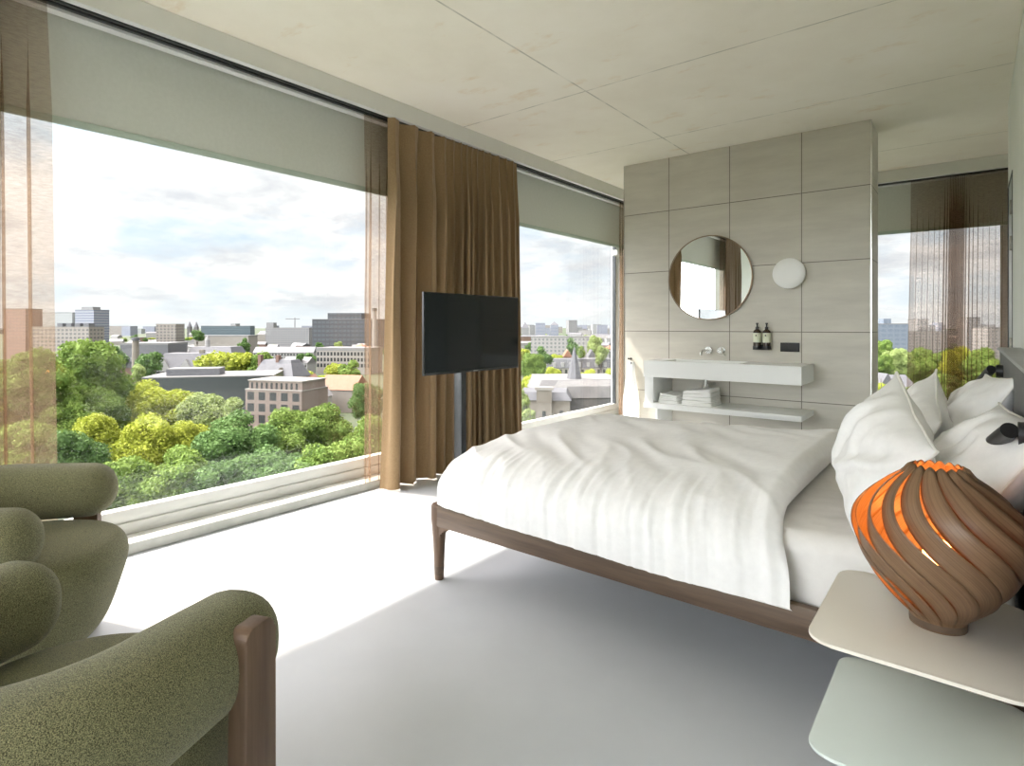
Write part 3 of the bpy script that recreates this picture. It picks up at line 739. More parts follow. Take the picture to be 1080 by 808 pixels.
# folded towels
def towel(lab, x0, x1, z0, z1, seed, slump=0.0):
    b = B(); w, d, h = x1 - x0, .30, z1 - z0; cx, cy = (x0 + x1) / 2, 5.40
    lay = 3
    for k in range(lay):
        zz0, zz1 = z0 + h * k / lay, z0 + h * (k + 1) / lay
        def fn(u, v, zz0=zz0, zz1=zz1, k=k):
            a = u * 2 * PI; e = .35
            X = cx + w / 2 * sgnp(math.cos(a), .22) * (1 - .03 * k); 
            t_ = PI * (v - .5)
            rz = abs(math.cos(t_)) ** .4
            Y = cy + d / 2 * sgnp(math.sin(a), .22)
            X = cx + (X - cx) * (.90 + .10 * rz) if rz > .02 else cx + (X - cx) * rz * 40 * .9
            Y = cy + (Y - cy) * (.93 + .07 * rz) if rz > .02 else cy + (Y - cy) * rz * 40 * .9
            q = (zz0 + zz1) / 2 + (zz1 - zz0) / 2 * sgnp(math.sin(t_), .7)
            q += (.008 * noise.noise(Vector((X * 9, Y * 9, seed + k))) + slump * ((X - cx) / w)) * (q - z0) / h
            return (X, Y, q)
        b.grid(fn, 40, 14, closeu=True)
    bmesh.ops.remove_doubles(b.bm, verts=b.bm.verts, dist=2e-4)
    return setp(b.build('folded_towel', TOWEL, ang=60), lab, 'towel', 'folded towels on the basin shelf')
towel('small folded white towel at the bottom of the left stack on the basin shelf', -2.385, -2.165, .511, .540, 1)
towel('puffy folded white towel on top of the left stack on the basin shelf', -2.375, -2.175, .541, .598, 2, -.01)
towel('flat folded white towel at the bottom of the right stack on the basin shelf', -2.155, -1.855, .511, .560, 3)
towel('thick folded white towel on top of the right stack on the basin shelf', -2.145, -1.865, .561, .655, 4, .035)
# hooks with hanging towel
for lab, x, z in (('upper of two small black towel hooks at the left edge of the tiled partition', -2.862, .90), ('lower of two small black towel hooks at the left edge of the tiled partition', -2.835, .855)):
    t = thing('towel_hook', lab, 'hook', (x, 5.65, z))
    B().cyl((x, 5.64, z), (x, 5.649, z), .013, .013, 20).build('back_plate', BLACK, t, world=True)
    B().cyl((x, 5.585, z + .004), (x, 5.64, z), .009, .007, 16).build('peg', BLACK, t, world=True)
def hanging_towel():
    b = B()
    def fn(u, v):
        z = .872 - .60 * v
        wd = .03 + .13 * min(1, v * 1.4) ** .7
        x = -2.835 + (u - .5) * 2 * wd * .62
        y = 5.592 + .018 * math.sin(u * 15 + 1) * (1 - .4 * v) + (.035 * (1 - min(1, v * 6)))
        return (x, min(y, 5.628), z)
    b.grid(fn, 40, 24); return b
o = setp(hanging_towel().build('hanging_towel', TOWEL, recalc=False), 'white towel hanging from the hooks at the sunlit left end of the tiled partition', 'towel')
md = o.modifiers.new('thick', 'SOLIDIFY'); md.thickness = .008

# door in the right wall
t = thing('door_1', None, None, (.25, 5.6, 0)); t['kind'] = 'structure'
B().box(.222, .262, 5.292, 5.905, .01, 2.318, .003).build('door_leaf', DOORM, t, world=True)
B().box(.216, .226, 5.284, 5.296, 0, 2.33).box(.216, .226, 5.284, 5.915, 2.318, 2.33).box(.216, .226, 5.903, 5.915, 0, 2.33).build('door_frame', DARKM, t, world=True)
for z in (2.08, 1.83, 1.12, .25): B().box(.205, .224, 5.31, 5.37, z - .05, z + .05, .004).build('hinge', HINGE, t, world=True)

# vent grille set in the kerb by the second window
t = thing('sill_outlet', 'small black floor outlet on the window kerb behind the bed', 'outlet', (-3.62, 6.0, .06))
B().box(-3.69, -3.62, 5.45, 5.72, .06, .072, .002).build('frame', BLACK, t, world=True)
B().box(-3.675, -3.635, 5.47, 5.70, .071, .076, .001).build('flap', DARKM, t, world=True)

# ------------------------------------------------------------------ armchairs
def sweep(path, hwid, hhgt, zc, seg=28):
    """upholstered roll: elliptical section along a plan path, rounded at both ends"""
    b = B(); n = len(path)
    def fn(u, v):
        i = int(round(u * (n - 1))); p = path[i]; q0, q1 = path[max(i - 1, 0)], path[min(i + 1, n - 1)]
        tx, ty = q1[0] - q0[0], q1[1] - q0[1]; l = math.hypot(tx, ty) or 1
        nx, ny = ty / l, -tx / l; s = p[2]; a = v * 2 * PI
        e = .86
        ca, sa = sgnp(math.cos(a), e), sgnp(math.sin(a), e)
        return (p[0] + nx * hwid * s * ca, p[1] + ny * hwid * s * ca, zc + p[3] + hhgt * s * sa)
    b.grid(fn, n - 1, seg, closev=True)
    return b
def armchair(lab, loc, rz):
    t = thing('armchair', lab, 'armchair', loc, rz, 'green armchairs by the window')
    Rr = .305; hw, hh, zc = .098, .104, .585; YT = .215
    path = []; cap = 10
    def pt(s):   # s in [0,1] along right arm - back - left arm
        La, Lb = YT, PI * Rr; T = 2 * La + Lb; d = s * T
        if d < La: return (Rr, YT - d)
        if d < La + Lb:
            a = (d - La) / Rr; return (Rr * math.cos(a), -Rr * math.sin(a))
        return (-Rr, d - La - Lb)
    for k in range(cap):
        a = PI / 2 * (1 - k / cap); path.append((Rr, YT + hw * .92 * math.sin(a), max(.02, math.cos(a)), 0))
    for k in range(81):
        s = k / 80; x, y = pt(s); lift = .012 * math.sin(PI * s)
        path.append((x, y, 1 + .10 * math.sin(PI * s), lift))
    for k in range(1, cap + 1):
        a = PI / 2 * k / cap; path.append((-Rr, YT + hw * .92 * math.sin(a), max(.02, math.cos(a)), 0))
    sweep(path, hw, hh, zc).build('backrest_roll', BOUCLE, t, ang=80)
    # deep rounded seat, wide at the top and drawn in towards the floor
    b = B()
    prof = [(0, .12), (.6, .12), (.74, .128), (.81, .15), (.87, .20), (.93, .28), (.98, .35), (1.0, .395), (.985, .435), (.94, .465), (.86, .482), (.6, .494), (.3, .498), (0, .498)]
    m = len(prof) - 1
    def fn(u, v):
        f = v * m; i = min(int(f), m - 1); f -= i
        rr = prof[i][0] * (1 - f) + prof[i + 1][0] * f; z = prof[i][1] * (1 - f) + prof[i + 1][1] * f
        a = u * 2 * PI
        x = .325 * sgnp(math.cos(a), .82); y = .362 * sgnp(math.sin(a), .82) + .062
        if y < 0: y *= .92
        return (x * rr, y * rr, z)
    b.grid(fn, 48, m, closeu=True); bmesh.ops.remove_doubles(b.bm, verts=b.bm.verts, dist=1e-4)
    o = b.build('seat', BOUCLE, t, ang=180); md = o.modifiers.new('soft', 'SUBSURF'); md.levels = md.render_levels = 2
    # upholstered skirt between seat and back
    b = B()
    def fk(u, v):
        a = PI + PI * u; z = .18 + .34 * v
        return (.30 * math.cos(a), .30 * math.sin(a), z)
    b.grid(fk, 30, 4); o = b.build('back_panel', BOUCLE, t, recalc=False); md = o.modifiers.new('thick', 'SOLIDIFY'); md.thickness = .035
    # slab legs of walnut: two beside the arm ends, two at the back
    def slab(x, y, ang, z1, wd=.088, th=.042):
        M = Matrix.Translation((x, y, 0)) @ Matrix.Rotation(ang, 4, 'Z')
        b = B(); rr = .03; pts = [(-wd / 2 * .88, 0), (wd / 2 * .88, 0), (wd / 2, .3), (wd / 2, z1 - rr)]
        for k in range(1, 5): pts.append((wd / 2 - rr + rr * math.cos(R(90 * k / 5)), z1 - rr + rr * math.sin(R(90 * k / 5))))
        for k in range(1, 5): pts.append((-wd / 2 + rr - rr * math.sin(R(90 * k / 5)), z1 - rr + rr * math.cos(R(90 * k / 5))))
        pts.append((-wd / 2, .3))
        b.prism(pts, -th / 2, th / 2, M @ Matrix.Rotation(R(90), 4, 'X'), bev=.005)
        return b
    for sx in (1, -1):
        slab(sx * (Rr + hw - .004), .165, R(90), .668).build('leg', WALNUTZ, t)
        slab(sx * .235, -.345, R(sx * 35), .56).build('leg', WALNUTZ, t)
    return t
armchair('olive green boucle armchair by the window, nearer the left glass', (-2.685, .425, 0), math.atan2(.812, .583) - PI / 2)
armchair('olive green boucle armchair closest to the camera, seen from behind its right arm', (-1.411, .262, 0), math.atan2(.933, -.36) - PI / 2 + .05)

# ------------------------------------------------------------------ outdoors
def out(px, d):
    l = (px - HX) / F * d
    return (l * CT - d * ST, l * ST + d * CT)
def zat(py, d): return EYE - (py - HY) * d / F
g = B().box(-9000, 9000, -9000, 9000, GZ - 5, GZ); o = g.build('ground', GROUND); o['kind'] = 'structure'

OCC = []
def free(x, y, r):
    return all((x - a) ** 2 + (y - b) ** 2 > (r + c) ** 2 for a, b, c in OCC)
def building(name, lab, px0, px1, ytop, d, dep, wm, rm, roof='flat', yaw=0, rh=0, wins=None, group=None, cat='building', extra=None, par=.6):
    w = (px1 - px0) * d / F; x, y = out((px0 + px1) / 2, d); h = zat(ytop, d) - GZ
    t = thing(name, lab, cat, (x, y, GZ), TH + yaw, group)
    OCC.append((x - math.sin(TH + yaw) * dep / 2, y + math.cos(TH + yaw) * dep / 2, math.hypot(w, dep) / 2 + 1))
    hwl = h - rh
    B().box(-w / 2, w / 2, 0, dep, 0, hwl).build('walls', wm, t, smooth=False)
    if roof == 'flat':
        b = B().box(-w / 2 - .2, w / 2 + .2, -.2, dep + .2, hwl, hwl + par)
        b.build('roof', rm, t, smooth=False)
    elif roof == 'gable':
        M = Matrix.Rotation(R(90), 4, 'Z') @ Matrix.Rotation(R(90), 4, 'X')
        b = B().prism([(-.5, hwl), (dep + .5, hwl), (dep / 2, h)], -w / 2 - .3, w / 2 + .3, M); b.build('roof', rm, t, smooth=False)
    elif roof == 'front':       # gable end towards the room
        M = Matrix.Rotation(R(90), 4, 'X')
        b = B().prism([(-w / 2 - .4, hwl), (w / 2 + .4, hwl), (0, h)], -dep - .3, .3, M); b.build('roof', rm, t, smooth=False)
    else:                       # hip / mansard
        k = dep / 2 if roof == 'hip' else rh * .45
        b = B(); v = b.bm.verts.new
        lo = [v(p) for p in ((-w / 2 - .3, -.3, hwl), (w / 2 + .3, -.3, hwl), (w / 2 + .3, dep + .3, hwl), (-w / 2 - .3, dep + .3, hwl))]
        kk = min(k, w / 2 - .1); ky = min(k, dep / 2 - .05)
        hi = [v(p) for p in ((-w / 2 + kk, ky, h), (w / 2 - kk, ky, h), (w / 2 - kk, dep - ky, h), (-w / 2 + kk, dep - ky, h))]
        b.bm.faces.new(lo[::-1]); b.bm.faces.new(hi)
        for i in range(4): b.bm.faces.new((lo[i], lo[(i + 1) % 4], hi[(i + 1) % 4], hi[i]))
        b.build('roof', rm, t, smooth=False)
    if wins:
        for cols, rows, ww, wh, ztop, pitch, mm in wins:
            for c in range(cols):
                for r in range(rows):
                    cx = -w / 2 + w * (c + .5) / cols; z1 = hwl - ztop - r * pitch
                    B().box(cx - ww / 2, cx + ww / 2, -.06, .05, z1 - wh, z1).build('window', mm, t, smooth=False)
    if extra: extra(t, w, dep, hwl, h)
    return t

# --- left window, near to far
def x_pink(t, w, dep, hw, h):
    B().box(-w / 2 + .8, w / 2 - .4, .8, dep - 1, hw, hw + 3.0).build('top_storey', BRICKP, t, smooth=False)
    B().box(-w / 2 + .5, w / 2 - .1, .5, dep - .7, hw + 3.0, hw + 3.4).build('top_roof', CREAM, t, smooth=False)
    for c in range(10):
        cx = -w / 2 + 1.5 + (w - 2.6) * (c + .3) / 10
        B().box(cx - .4, cx + .4, .72, .85, hw + .4, hw + 2.5).build('window', DGLASS, t, smooth=False)
building('apartment_building', 'pinkish brick block with large dark windows and set-back top storey, above the front trees', 253, 323, 412, 195, 15, BRICKP, CREAM, yaw=R(-16),
         wins=[(5, 3, 2.6, 2.7, .7, 3.9, DGLASS)], extra=x_pink, par=.3)
def x_black(t, w, dep, hw, h):
    B().box(-w * .36, w * .05, 5, 14, hw, hw + 2.6).build('plant_room', SLATE, t, smooth=False)
    B().box(-w * .36, w * .05, 5, 14, hw + 2.6, hw + 3.0).build('plant_room_roof', SLATEL, t, smooth=False)
building('office_block', 'low black glass-fronted block with a plant room on its flat roof', 158, 284, 398, 215, 26, BLACKF, SLATEL, yaw=R(14), extra=x_black, par=.4)
def x_man(t, w, dep, hw, h):
    for sx in (-.42, .02): B().box(w * sx - .8, w * sx + .8, 3, 5, hw, h + 2.2).build('chimney', BRICKR, t, smooth=False)
    M = Matrix.Rotation(R(90), 4, 'X')
    B().prism([(w * .08, hw - .1), (w * .30, hw - .1), (w * .19, hw + 4.6)], -3, .5, M).build('gable', STONE, t, smooth=False)
building('slate_roofed_house', 'old stone house with steep slate roof and chimneys left of the orange roofs', 262, 312, 380, 270, 14, STONE, SLATE, 'mansard', yaw=R(-14), rh=8.0,
         wins=[(7, 2, 1.4, 2.4, 1.0, 4.0, DGLASS)], extra=x_man)
building('orange_roofed_house', 'house with a broad orange tiled roof behind the pinkish brick block', 333, 374, 397, 235, 15, CREAM, ORANGE, 'gable', yaw=R(-12), rh=5.5)
building('orange_roofed_house', 'pale gabled house with orange tiles just left of the broad orange roof', 316, 338, 396, 250, 12, WHITER, ORANGE, 'front', yaw=R(10), rh=6)
building('white_roofed_house', 'small white gabled house in front of the broad orange roof', 318, 337, 408, 222, 8, WHITER, SLATEL, 'front', yaw=R(-25), rh=4)
def x_old(t, w, dep, hw, h):
    M = Matrix.Rotation(R(90), 4, 'X')
    for sx in (-.36, -.05): B().prism([(w * sx - 4, hw - 2), (w * sx + 4, hw - 2), (w * sx, hw + 4.8)], -6, .8, M).build('dormer_gable', WHITER, t, smooth=False)
    B().box(w * .1, w * .17, 4, 6, hw, h + 2).build('chimney', STONE, t, smooth=False)
building('old_school_building', 'grey slate-roofed building with white gables behind the black glass block', 165, 234, 373, 330, 20, STONE, SLATE, 'mansard', rh=8, yaw=R(6),
         wins=[(10, 2, 2.0, 2.6, 1.2, 4.2, DGLASS)], extra=x_old)
building('warehouse', 'long low building with pale flat roofs beside the brick chimney', 128, 176, 364, 420, 30, SLATE, SLATEL, yaw=R(5), par=1.5)
building('slate_roofed_hall', 'dark slate hall with a small white lantern turret above the yellow-green trees', 194, 246, 366, 440, 22, BRICKR, SLATE, 'mansard', rh=7, yaw=R(-5),
         extra=lambda t, w, dep, hw, h: B().cyl((w * -.16, 8, h - 1), (w * -.16, 8, h + 5), 1.8, 1.8, 8).cyl((w * -.16, 8, h + 5), (w * -.16, 8, h + 9), 1.9, .1, 8).build('lantern_turret', WHITER, t))
building('brick_house', 'red brick gabled house at the foot of the brick chimney stack', 127, 142, 377, 330, 14, BRICKR, SLATE, 'front', rh=6, yaw=R(20))
def chimney(lab, px, ytop, d, r0, r1, m, m2):
    x, y = out(px, d); h = zat(ytop, d) - GZ
    t = thing('chimney_stack', lab, 'chimney', (x, y, GZ))
    B().cyl((0, 0, 0), (0, 0, h * .94), r0, r1, 16).build('shaft', m, t); B().cyl((0, 0, h * .94), (0, 0, h), r1 * 1.25, r1 * 1.25, 16).build('cap', m2, t)
chimney('square-shouldered brick chimney stack rising beside the red brick house', 143, 356, 320, 2.0, 1.6, STONE, SLATE)
chimney('tall thin white smokestack seen through the narrow see-through curtain', 395, 325, 620, 2.8, 2.2, WHITER, DARKM)
building('white_office_building', 'long white building with a regular grid of windows below the dark office complex', 332, 392, 370, 420, 24, CREAM, SLATEL, yaw=R(-8), wins=[(16, 3, 1.6, 2.6, 1.0, 4.2, DGLASS)], par=2.2)
building('office_tower', 'tall tower with blue horizontal window bands on the left skyline', 77, 101, 327, 800, 24, FC_BLUE, FLATR, yaw=R(-12), extra=lambda t, w, dep, hw, h: B().box(-w * .3, w * .3, 4, 16, hw, hw + 4.5).build('roof_plant', FC_GREY, t, smooth=False))
building('office_slab', 'pale slab building attached to the left of the blue banded tower', 36, 78, 330, 830, 24, FC_WHITE, FLATR, yaw=R(-6))
building('brick_tower', 'pinkish brick tower seen through the left see-through curtain', 3, 28, 326, 620, 20, FC_PINK, FLATR, yaw=R(-6))
building('long_office_block', 'long beige block with roof plant in front of the blue banded tower', 30, 96, 345, 600, 20, FC_BEIGE, FLATR, yaw=R(-5), extra=lambda t, w, dep, hw, h: [B().box(w * k, w * k + 6, 4, 12, hw, hw + 4).build('roof_plant', SLATE, t, smooth=False) for k in (-.1, .05, .2, .35)])
building('square_tower_block', 'square cream block with a grid of windows standing alone on the skyline', 165, 185, 342, 760, 24, FC_BEIGE, CREAM, yaw=R(5))
building('teal_office_slab', 'long low teal glass office slab on the skyline', 213, 263, 344, 900, 20, FC_TEAL, FLATR, yaw=R(4))
def x_dark(t, w, dep, hw, h):
    B().box(-w * .28, w * .22, 2, 40, hw, hw + 9).build('upper_block', FC_DARK, t, smooth=False)
building('dark_office_complex', 'large dark grey glass office complex dominating the skyline at the right', 328, 402, 337, 800, 45, FC_DARK, FLATR, yaw=R(-5), extra=x_dark)
building('grey_office_block', 'pale grey office block beneath the construction crane', 280, 326, 346, 900, 26, FC_GREY, FLATR)
# crane
x, y = out(311, 1500); t = thing('construction_crane', 'thin pale construction crane on the skyline left of the dark office complex', 'crane', (x, y, GZ), TH)
hz = zat(336, 1500) - GZ
B().box(-1, 1, -1, 1, 0, hz + 2).build('mast', FC_GREY, t, smooth=False); B().box(-24, 12, -.9, .9, hz - 2, hz).build('jib', FC_GREY, t, smooth=False)
for k, px in enumerate((200, 207)):
    x, y = out(px, 1700); hz = zat(339, 1700) - GZ
    t = thing('church_spire', ('left' if k == 0 else 'right') + ' of two small church spires on the skyline beside the teal slab', 'church spire', (x, y, GZ), TH)
    B().box(-5, 5, -5, 5, 0, hz - 16).build('tower', STONED, t, smooth=False); B().cyl((0, 0, hz - 16), (0, 0, hz), 7, .2, 8).build('spire', SLATE, t)
# terraces
building('white_terrace', 'row of white terraced houses with grey roofs in the middle of the left view', 268, 330, 366, 520, 14, WHITER, SLATE, 'gable', rh=5, yaw=R(4), wins=[(20, 2, 1.2, 1.8, 1, 3.4, DGLASS)])
building('white_terrace', 'short white terrace behind the slate-roofed stone house', 296, 325, 377, 400, 12, WHITER, SLATEL, 'gable', rh=4, yaw=R(-10), wins=[(9, 2, 1.2, 1.8, 1, 3.4, DGLASS)])
building('cream_hall', 'wide cream hall with flat pale roof in the middle distance', 205, 262, 355, 620, 22, CREAM, SLATEL, par=1.2)
# --- second window
building('city_tower', 'dark narrow domed tower on the skyline at the left of the second window', 550, 558, 340, 1600, 20, FC_GREY, SLATE, 'hip', rh=16)
building('city_tower', 'blue-grey twin block on the skyline in the second window', 565, 575, 341, 1600, 24, FC_BLUE, FLATR)
building('city_tower', 'blue-grey tower with a pointed mast on the skyline in the second window', 581, 589, 339, 1600, 24, FC_BLUE, SLATE, 'hip', rh=10)
building('long_terrace', 'long white and brown terrace with rows of windows in the second window', 560, 622, 356, 520, 14, FC_LIGHT, SLATEL, par=1.0, yaw=R(-4))
building('slate_terrace', 'long slate-roofed terrace with white dormers above the yellow-green trees', 571, 652, 379, 300, 14, CREAM, SLATE, 'mansard', rh=4.5, yaw=R(3), wins=[(14, 2, 1.2, 2.0, .8, 3.4, DGLASS)],
         extra=lambda t, w, dep, hw, h: [B().box(-w / 2 + w * (k + .5) / 9 - .8, -w / 2 + w * (k + .5) / 9 + .8, -.1, 3, hw + .5, hw + 2.9).build('dormer', WHITER, t, smooth=False) for k in range(9)])
building('gabled_house', 'small red and white gabled house among round trees in the second window', 595, 603, 369, 330, 10, BRICKR, ORANGE, 'front', rh=4)
building('gabled_house', 'small white gabled house beside the round tree at the right of the second window', 621, 628, 369, 330, 10, WHITER, SLATE, 'front', rh=4)
def x_ch(t, w, dep, hw, h):
    B().box(-w * .07 - 2.0, -w * .07 + 2.0, 3, 7, hw - 3, h - 1.2).build('steeple_base', STONE, t, smooth=False)
    B().cyl((-w * .07, 5, h - 1.2), (-w * .07, 5, h + 8.5), 2.3, .1, 8).build('steeple', SLATE, t)
    B().box(-w * .22 - 1.2, -w * .22 + 1.2, -1, 1.2, hw - 1, h - .5).build('chimney', BRICKR, t, smooth=False)
building('church', 'church with broad pale roof and a small pointed steeple in the second window', 566, 668, 401, 150, 22, STONED, SLATEL, 'mansard', rh=3.2, yaw=R(6), extra=x_ch)
def x_st(t, w, dep, hw, h):
    B().box(-w * .12, w * .16, -1.2, .2, 0, hw + 2.2).build('front_bay', STONE, t, smooth=False)
    B().box(-w * .15, w * .19, -1.4, .4, hw + 2.2, hw + 2.8).build('bay_coping', CREAM, t, smooth=False)
    for k in (-.3, .02, .34): B().box(w * k - .35, w * k + .35, -1.35 if k == .02 else -.15, 0, hw - 5.5, hw - 2).build('arched_window', DGLASS, t, smooth=False)
building('stone_gatehouse', 'weathered stone gatehouse wall with narrow windows in front of the church', 545, 601, 414, 118, 10, STONE, SLATE, 'mansard', rh=1.6, yaw=R(-6), extra=x_st)
building('stone_nave', 'dark grey stone side wing right of the stone gatehouse', 594, 668, 408, 126, 16, STONED, STONED, 'mansard', rh=2.4, yaw=R(4))
# --- far window
building('blue_office_building', 'steel-blue office building with a raised roof block in the far window', 925, 958, 342, 520, 26, FC_STEELB, FLATR, extra=lambda t, w, dep, hw, h: B().box(-w * .22, w * .02, 3, 14, hw, hw + 5).build('roof_block', FC_STEELB, t, smooth=False))
building('grey_tower', 'small grey tower seen through the left half of the far curtain', 968, 979, 337, 700, 18, FC_GREY, FLATR)
building('grey_tower', 'small grey tower seen through the right half of the far curtain', 1020, 1034, 335, 820, 18, FC_GREY, FLATR)
building('low_office_block', 'low pale block seen through the far curtain beside the blue office building', 956, 1000, 350, 640, 20, FC_LIGHT, FLATR)
building('low_office_block', 'low pale block at the right end of the far window', 1042, 1062, 346, 560, 20, FC_LIGHT, FLATR)
building('gabled_villa', 'white gabled villa at the bottom left of the far window', 926, 945, 394, 120, 9, WHITER, SLATE, 'front', rh=3.6, wins=[(3, 2, 1.0, 1.5, .8, 3, DGLASS)])
building('slate_roofed_villa', 'slate-roofed white villa right of the gabled villa in the far window', 941, 968, 397, 125, 9, WHITER, SLATE, 'gable', rh=3, wins=[(5, 2, 1.0, 1.5, .8, 3, DGLASS)])
# fill: scattered small houses and skyline blocks
rr = random.Random(42)
def clear(px, d): return True
pal = [(WHITER, SLATE), (BRICKR, ORANGE), (CREAM, SLATE), (FC_LIGHT, SLATEL), (BRICKP, SLATE), (FC_GREY, FLATR), (BRICKR, SLATE), (WHITER, FLATR)]
for i in range(110):
    px = rr.choice([rr.uniform(100, 400), rr.uniform(100, 400), rr.uniform(545, 655), rr.uniform(925, 1062)])
    d = rr.choice([rr.uniform(560, 800), rr.uniform(650, 1200), rr.uniform(900, 1500)])
    wm, rm = rr.choice(pal); w = rr.uniform(9, 22) if d < 800 else rr.uniform(14, 46)
    xy = out(px, d)
    if not free(xy[0] - ST * 6, xy[1] + CT * 6, math.hypot(w, 14) / 2 + 2): continue
    hgt = rr.uniform(9, 15) if d < 800 else rr.uniform(10, 24)
    wp = w * F / d; yt = HY + (EYE - GZ - hgt) * F / d
    building('town_house', 'small house among the trees of the distant town', px - wp / 2, px + wp / 2, yt, d, rr.uniform(9, 14), wm, rm, rr.choice(['gable', 'flat', 'hip', 'gable']), yaw=R(rr.uniform(-30, 30)), rh=rr.uniform(2.5, 5), group='small distant town houses')
for i in range(110):
    px = rr.choice([rr.uniform(-20, 405), rr.uniform(-20, 405), rr.uniform(545, 655), rr.uniform(925, 1062)])
    d = rr.uniform(1900, 3200); w = rr.uniform(25, 75)
    hgt = rr.uniform(18, 43)
    if rr.random() < .14: hgt = rr.uniform(44, 56); w = rr.uniform(18, 34)
    xy = out(px, d)
    if not free(xy[0] - ST * 15, xy[1] + CT * 15, math.hypot(w, 30) / 2 + 2): continue
    wp = w * F / d; yt = HY + (EYE - GZ - hgt) * F / d
    building('skyline_block', 'faint low block on the hazy far skyline', px - wp / 2, px + wp / 2, yt, d, 30, rr.choice([FC_GREY, FC_LIGHT, FC_BEIGE, FC_WHITE, FC_BLUE]), FLATR, yaw=R(rr.uniform(-15, 15)), group='hazy skyline blocks')

# --- trees
def crown_mesh(seed, Hh, Rr, nb, nq, qs, low=.22, flat=1.0):
    rg = np.random.default_rng(seed)
    cs, rs = [], []
    zc = Hh * (1 + low) / 2; zr = Hh * (1 - low) / 2
    for k in range(nb):
        while True:
            p = rg.uniform(-1, 1, 3)
            if np.linalg.norm(p) < 1: break
        p = p / max(np.linalg.norm(p), .3) * rg.uniform(.45, .82)
        r = rg.uniform(.17, .33) if nb > 10 else rg.uniform(.28, .44)
        cs.append(np.array([p[0] * Rr, p[1] * Rr, zc + p[2] * zr * flat])); rs.append(r * Rr)
    cs.append(np.array([0, 0, zc])); rs.append(.62 * Rr)
    cs, rs = np.array(cs), np.array(rs)
    V, Fc = [], []
    b = bmesh.new(); bmesh.ops.create_icosphere(b, subdivisions=2, radius=1); iv = np.array([v.co[:] for v in b.verts]); ifc = [[v.index for v in f.verts] for f in b.faces]; b.free()
    for c, r in zip(cs, rs):
        o = len(V); jit = 1 + rg.uniform(-.16, .10, (len(iv), 1))
        V.extend((c + iv * r * .84 * jit).tolist()); Fc.extend([[i + o for i in f] for f in ifc])
    n = nq; wts = rs ** 2 / (rs ** 2).sum()
    idx = rg.choice(len(rs), n, p=wts)
    dr = rg.normal(size=(n, 3)); dr[:, 2] += .25; dr /= np.linalg.norm(dr, axis=1, keepdims=True)
    pos = cs[idx] + dr * (rs[idx] * rg.uniform(.80, 1.22, n))[:, None]
    keep = np.ones(n, bool)
    for c, r in zip(cs, rs): keep &= np.linalg.norm(pos - c, axis=1) > r * .78
    pos, dr = pos[keep], dr[keep]; n = len(pos)
    nm = dr + rg.normal(size=(n, 3)) * .75; nm /= np.linalg.norm(nm, axis=1, keepdims=True)
    ax = np.cross(nm, rg.normal(size=(n, 3))); ax /= np.linalg.norm(ax, axis=1, keepdims=True); bx = np.cross(nm, ax)
    sz = qs * rg.uniform(.5, 1.25, (n, 1))
    q = np.stack([pos - ax * sz, pos - bx * sz * .7 + nm * sz * .25, pos + ax * sz, pos + bx * sz * .7 + nm * sz * .25], 1)
    o = len(V); V.extend(q.reshape(-1, 3).tolist()); Fc.extend([[o + 4 * i, o + 4 * i + 1, o + 4 * i + 2, o + 4 * i + 3] for i in range(n)])
    me = bpy.data.meshes.new('crown'); me.from_pydata(V, [], Fc); me.update(); return me
def trunk_mesh(Hh, r):
    b = B(); b.cyl((0, 0, 0), (0, 0, Hh * .45), r, r * .6, 10)
    for k in range(4):
        a = k * PI / 2 + .4; b.tube([(0, 0, Hh * .32), (math.cos(a) * Hh * .07, math.sin(a) * Hh * .07, Hh * .45), (math.cos(a) * Hh * .12, math.sin(a) * Hh * .12, Hh * .6)], [r * .5, r * .4, r * .2], 7)
    me = bpy.data.meshes.new('trunk'); b.bm.to_mesh(me); b.bm.free(); me.materials.append(BARK); return me
TR = trunk_mesh(20, .45)
BIG = [[crown_mesh(100 + 10 * v + s, 20, 7, 40, 20000, .30) for s in range(2)] for v in range(4)]
SMALL = [[crown_mesh(300 + 10 * v + s, 20, 7, 8, 1800, .75) for s in range(2)] for v in range(4)]
for st in (BIG, SMALL):
    for v in range(4):
        for me in st[v]: me.materials.append(LEAF[v])
COL = ['mid-green', 'yellow-green', 'dark green', 'pale green']
def tree(px, ytop, d, rpx, kind, lab, big=True, group=None, name='tree', seed=0):
    x, y = out(px, d); h = max(6, zat(ytop, d) - GZ); r = rpx * d / F
    t = thing(name, lab, 'tree', (x, y, GZ), (px * 7.3 + seed) % 6.28, group)
    st = (BIG if big else SMALL)[kind]
    c = bpy.data.objects.new('crown', st[int(px * 3 + seed) % len(st)]); C.objects.link(c); c.parent = t
    hc = min(h * .86, 2.5 * r); sz = hc / 16.4
    c.scale = (r / 6.6, r / 6.6, sz); c.location = (0, 0, h - 20.3 * sz)
    k = bpy.data.objects.new('trunk', TR); C.objects.link(k); k.parent = t; k.scale = (max(.5, r / 8), max(.5, r / 8), (h - hc * .55) / 11.0)
    return t
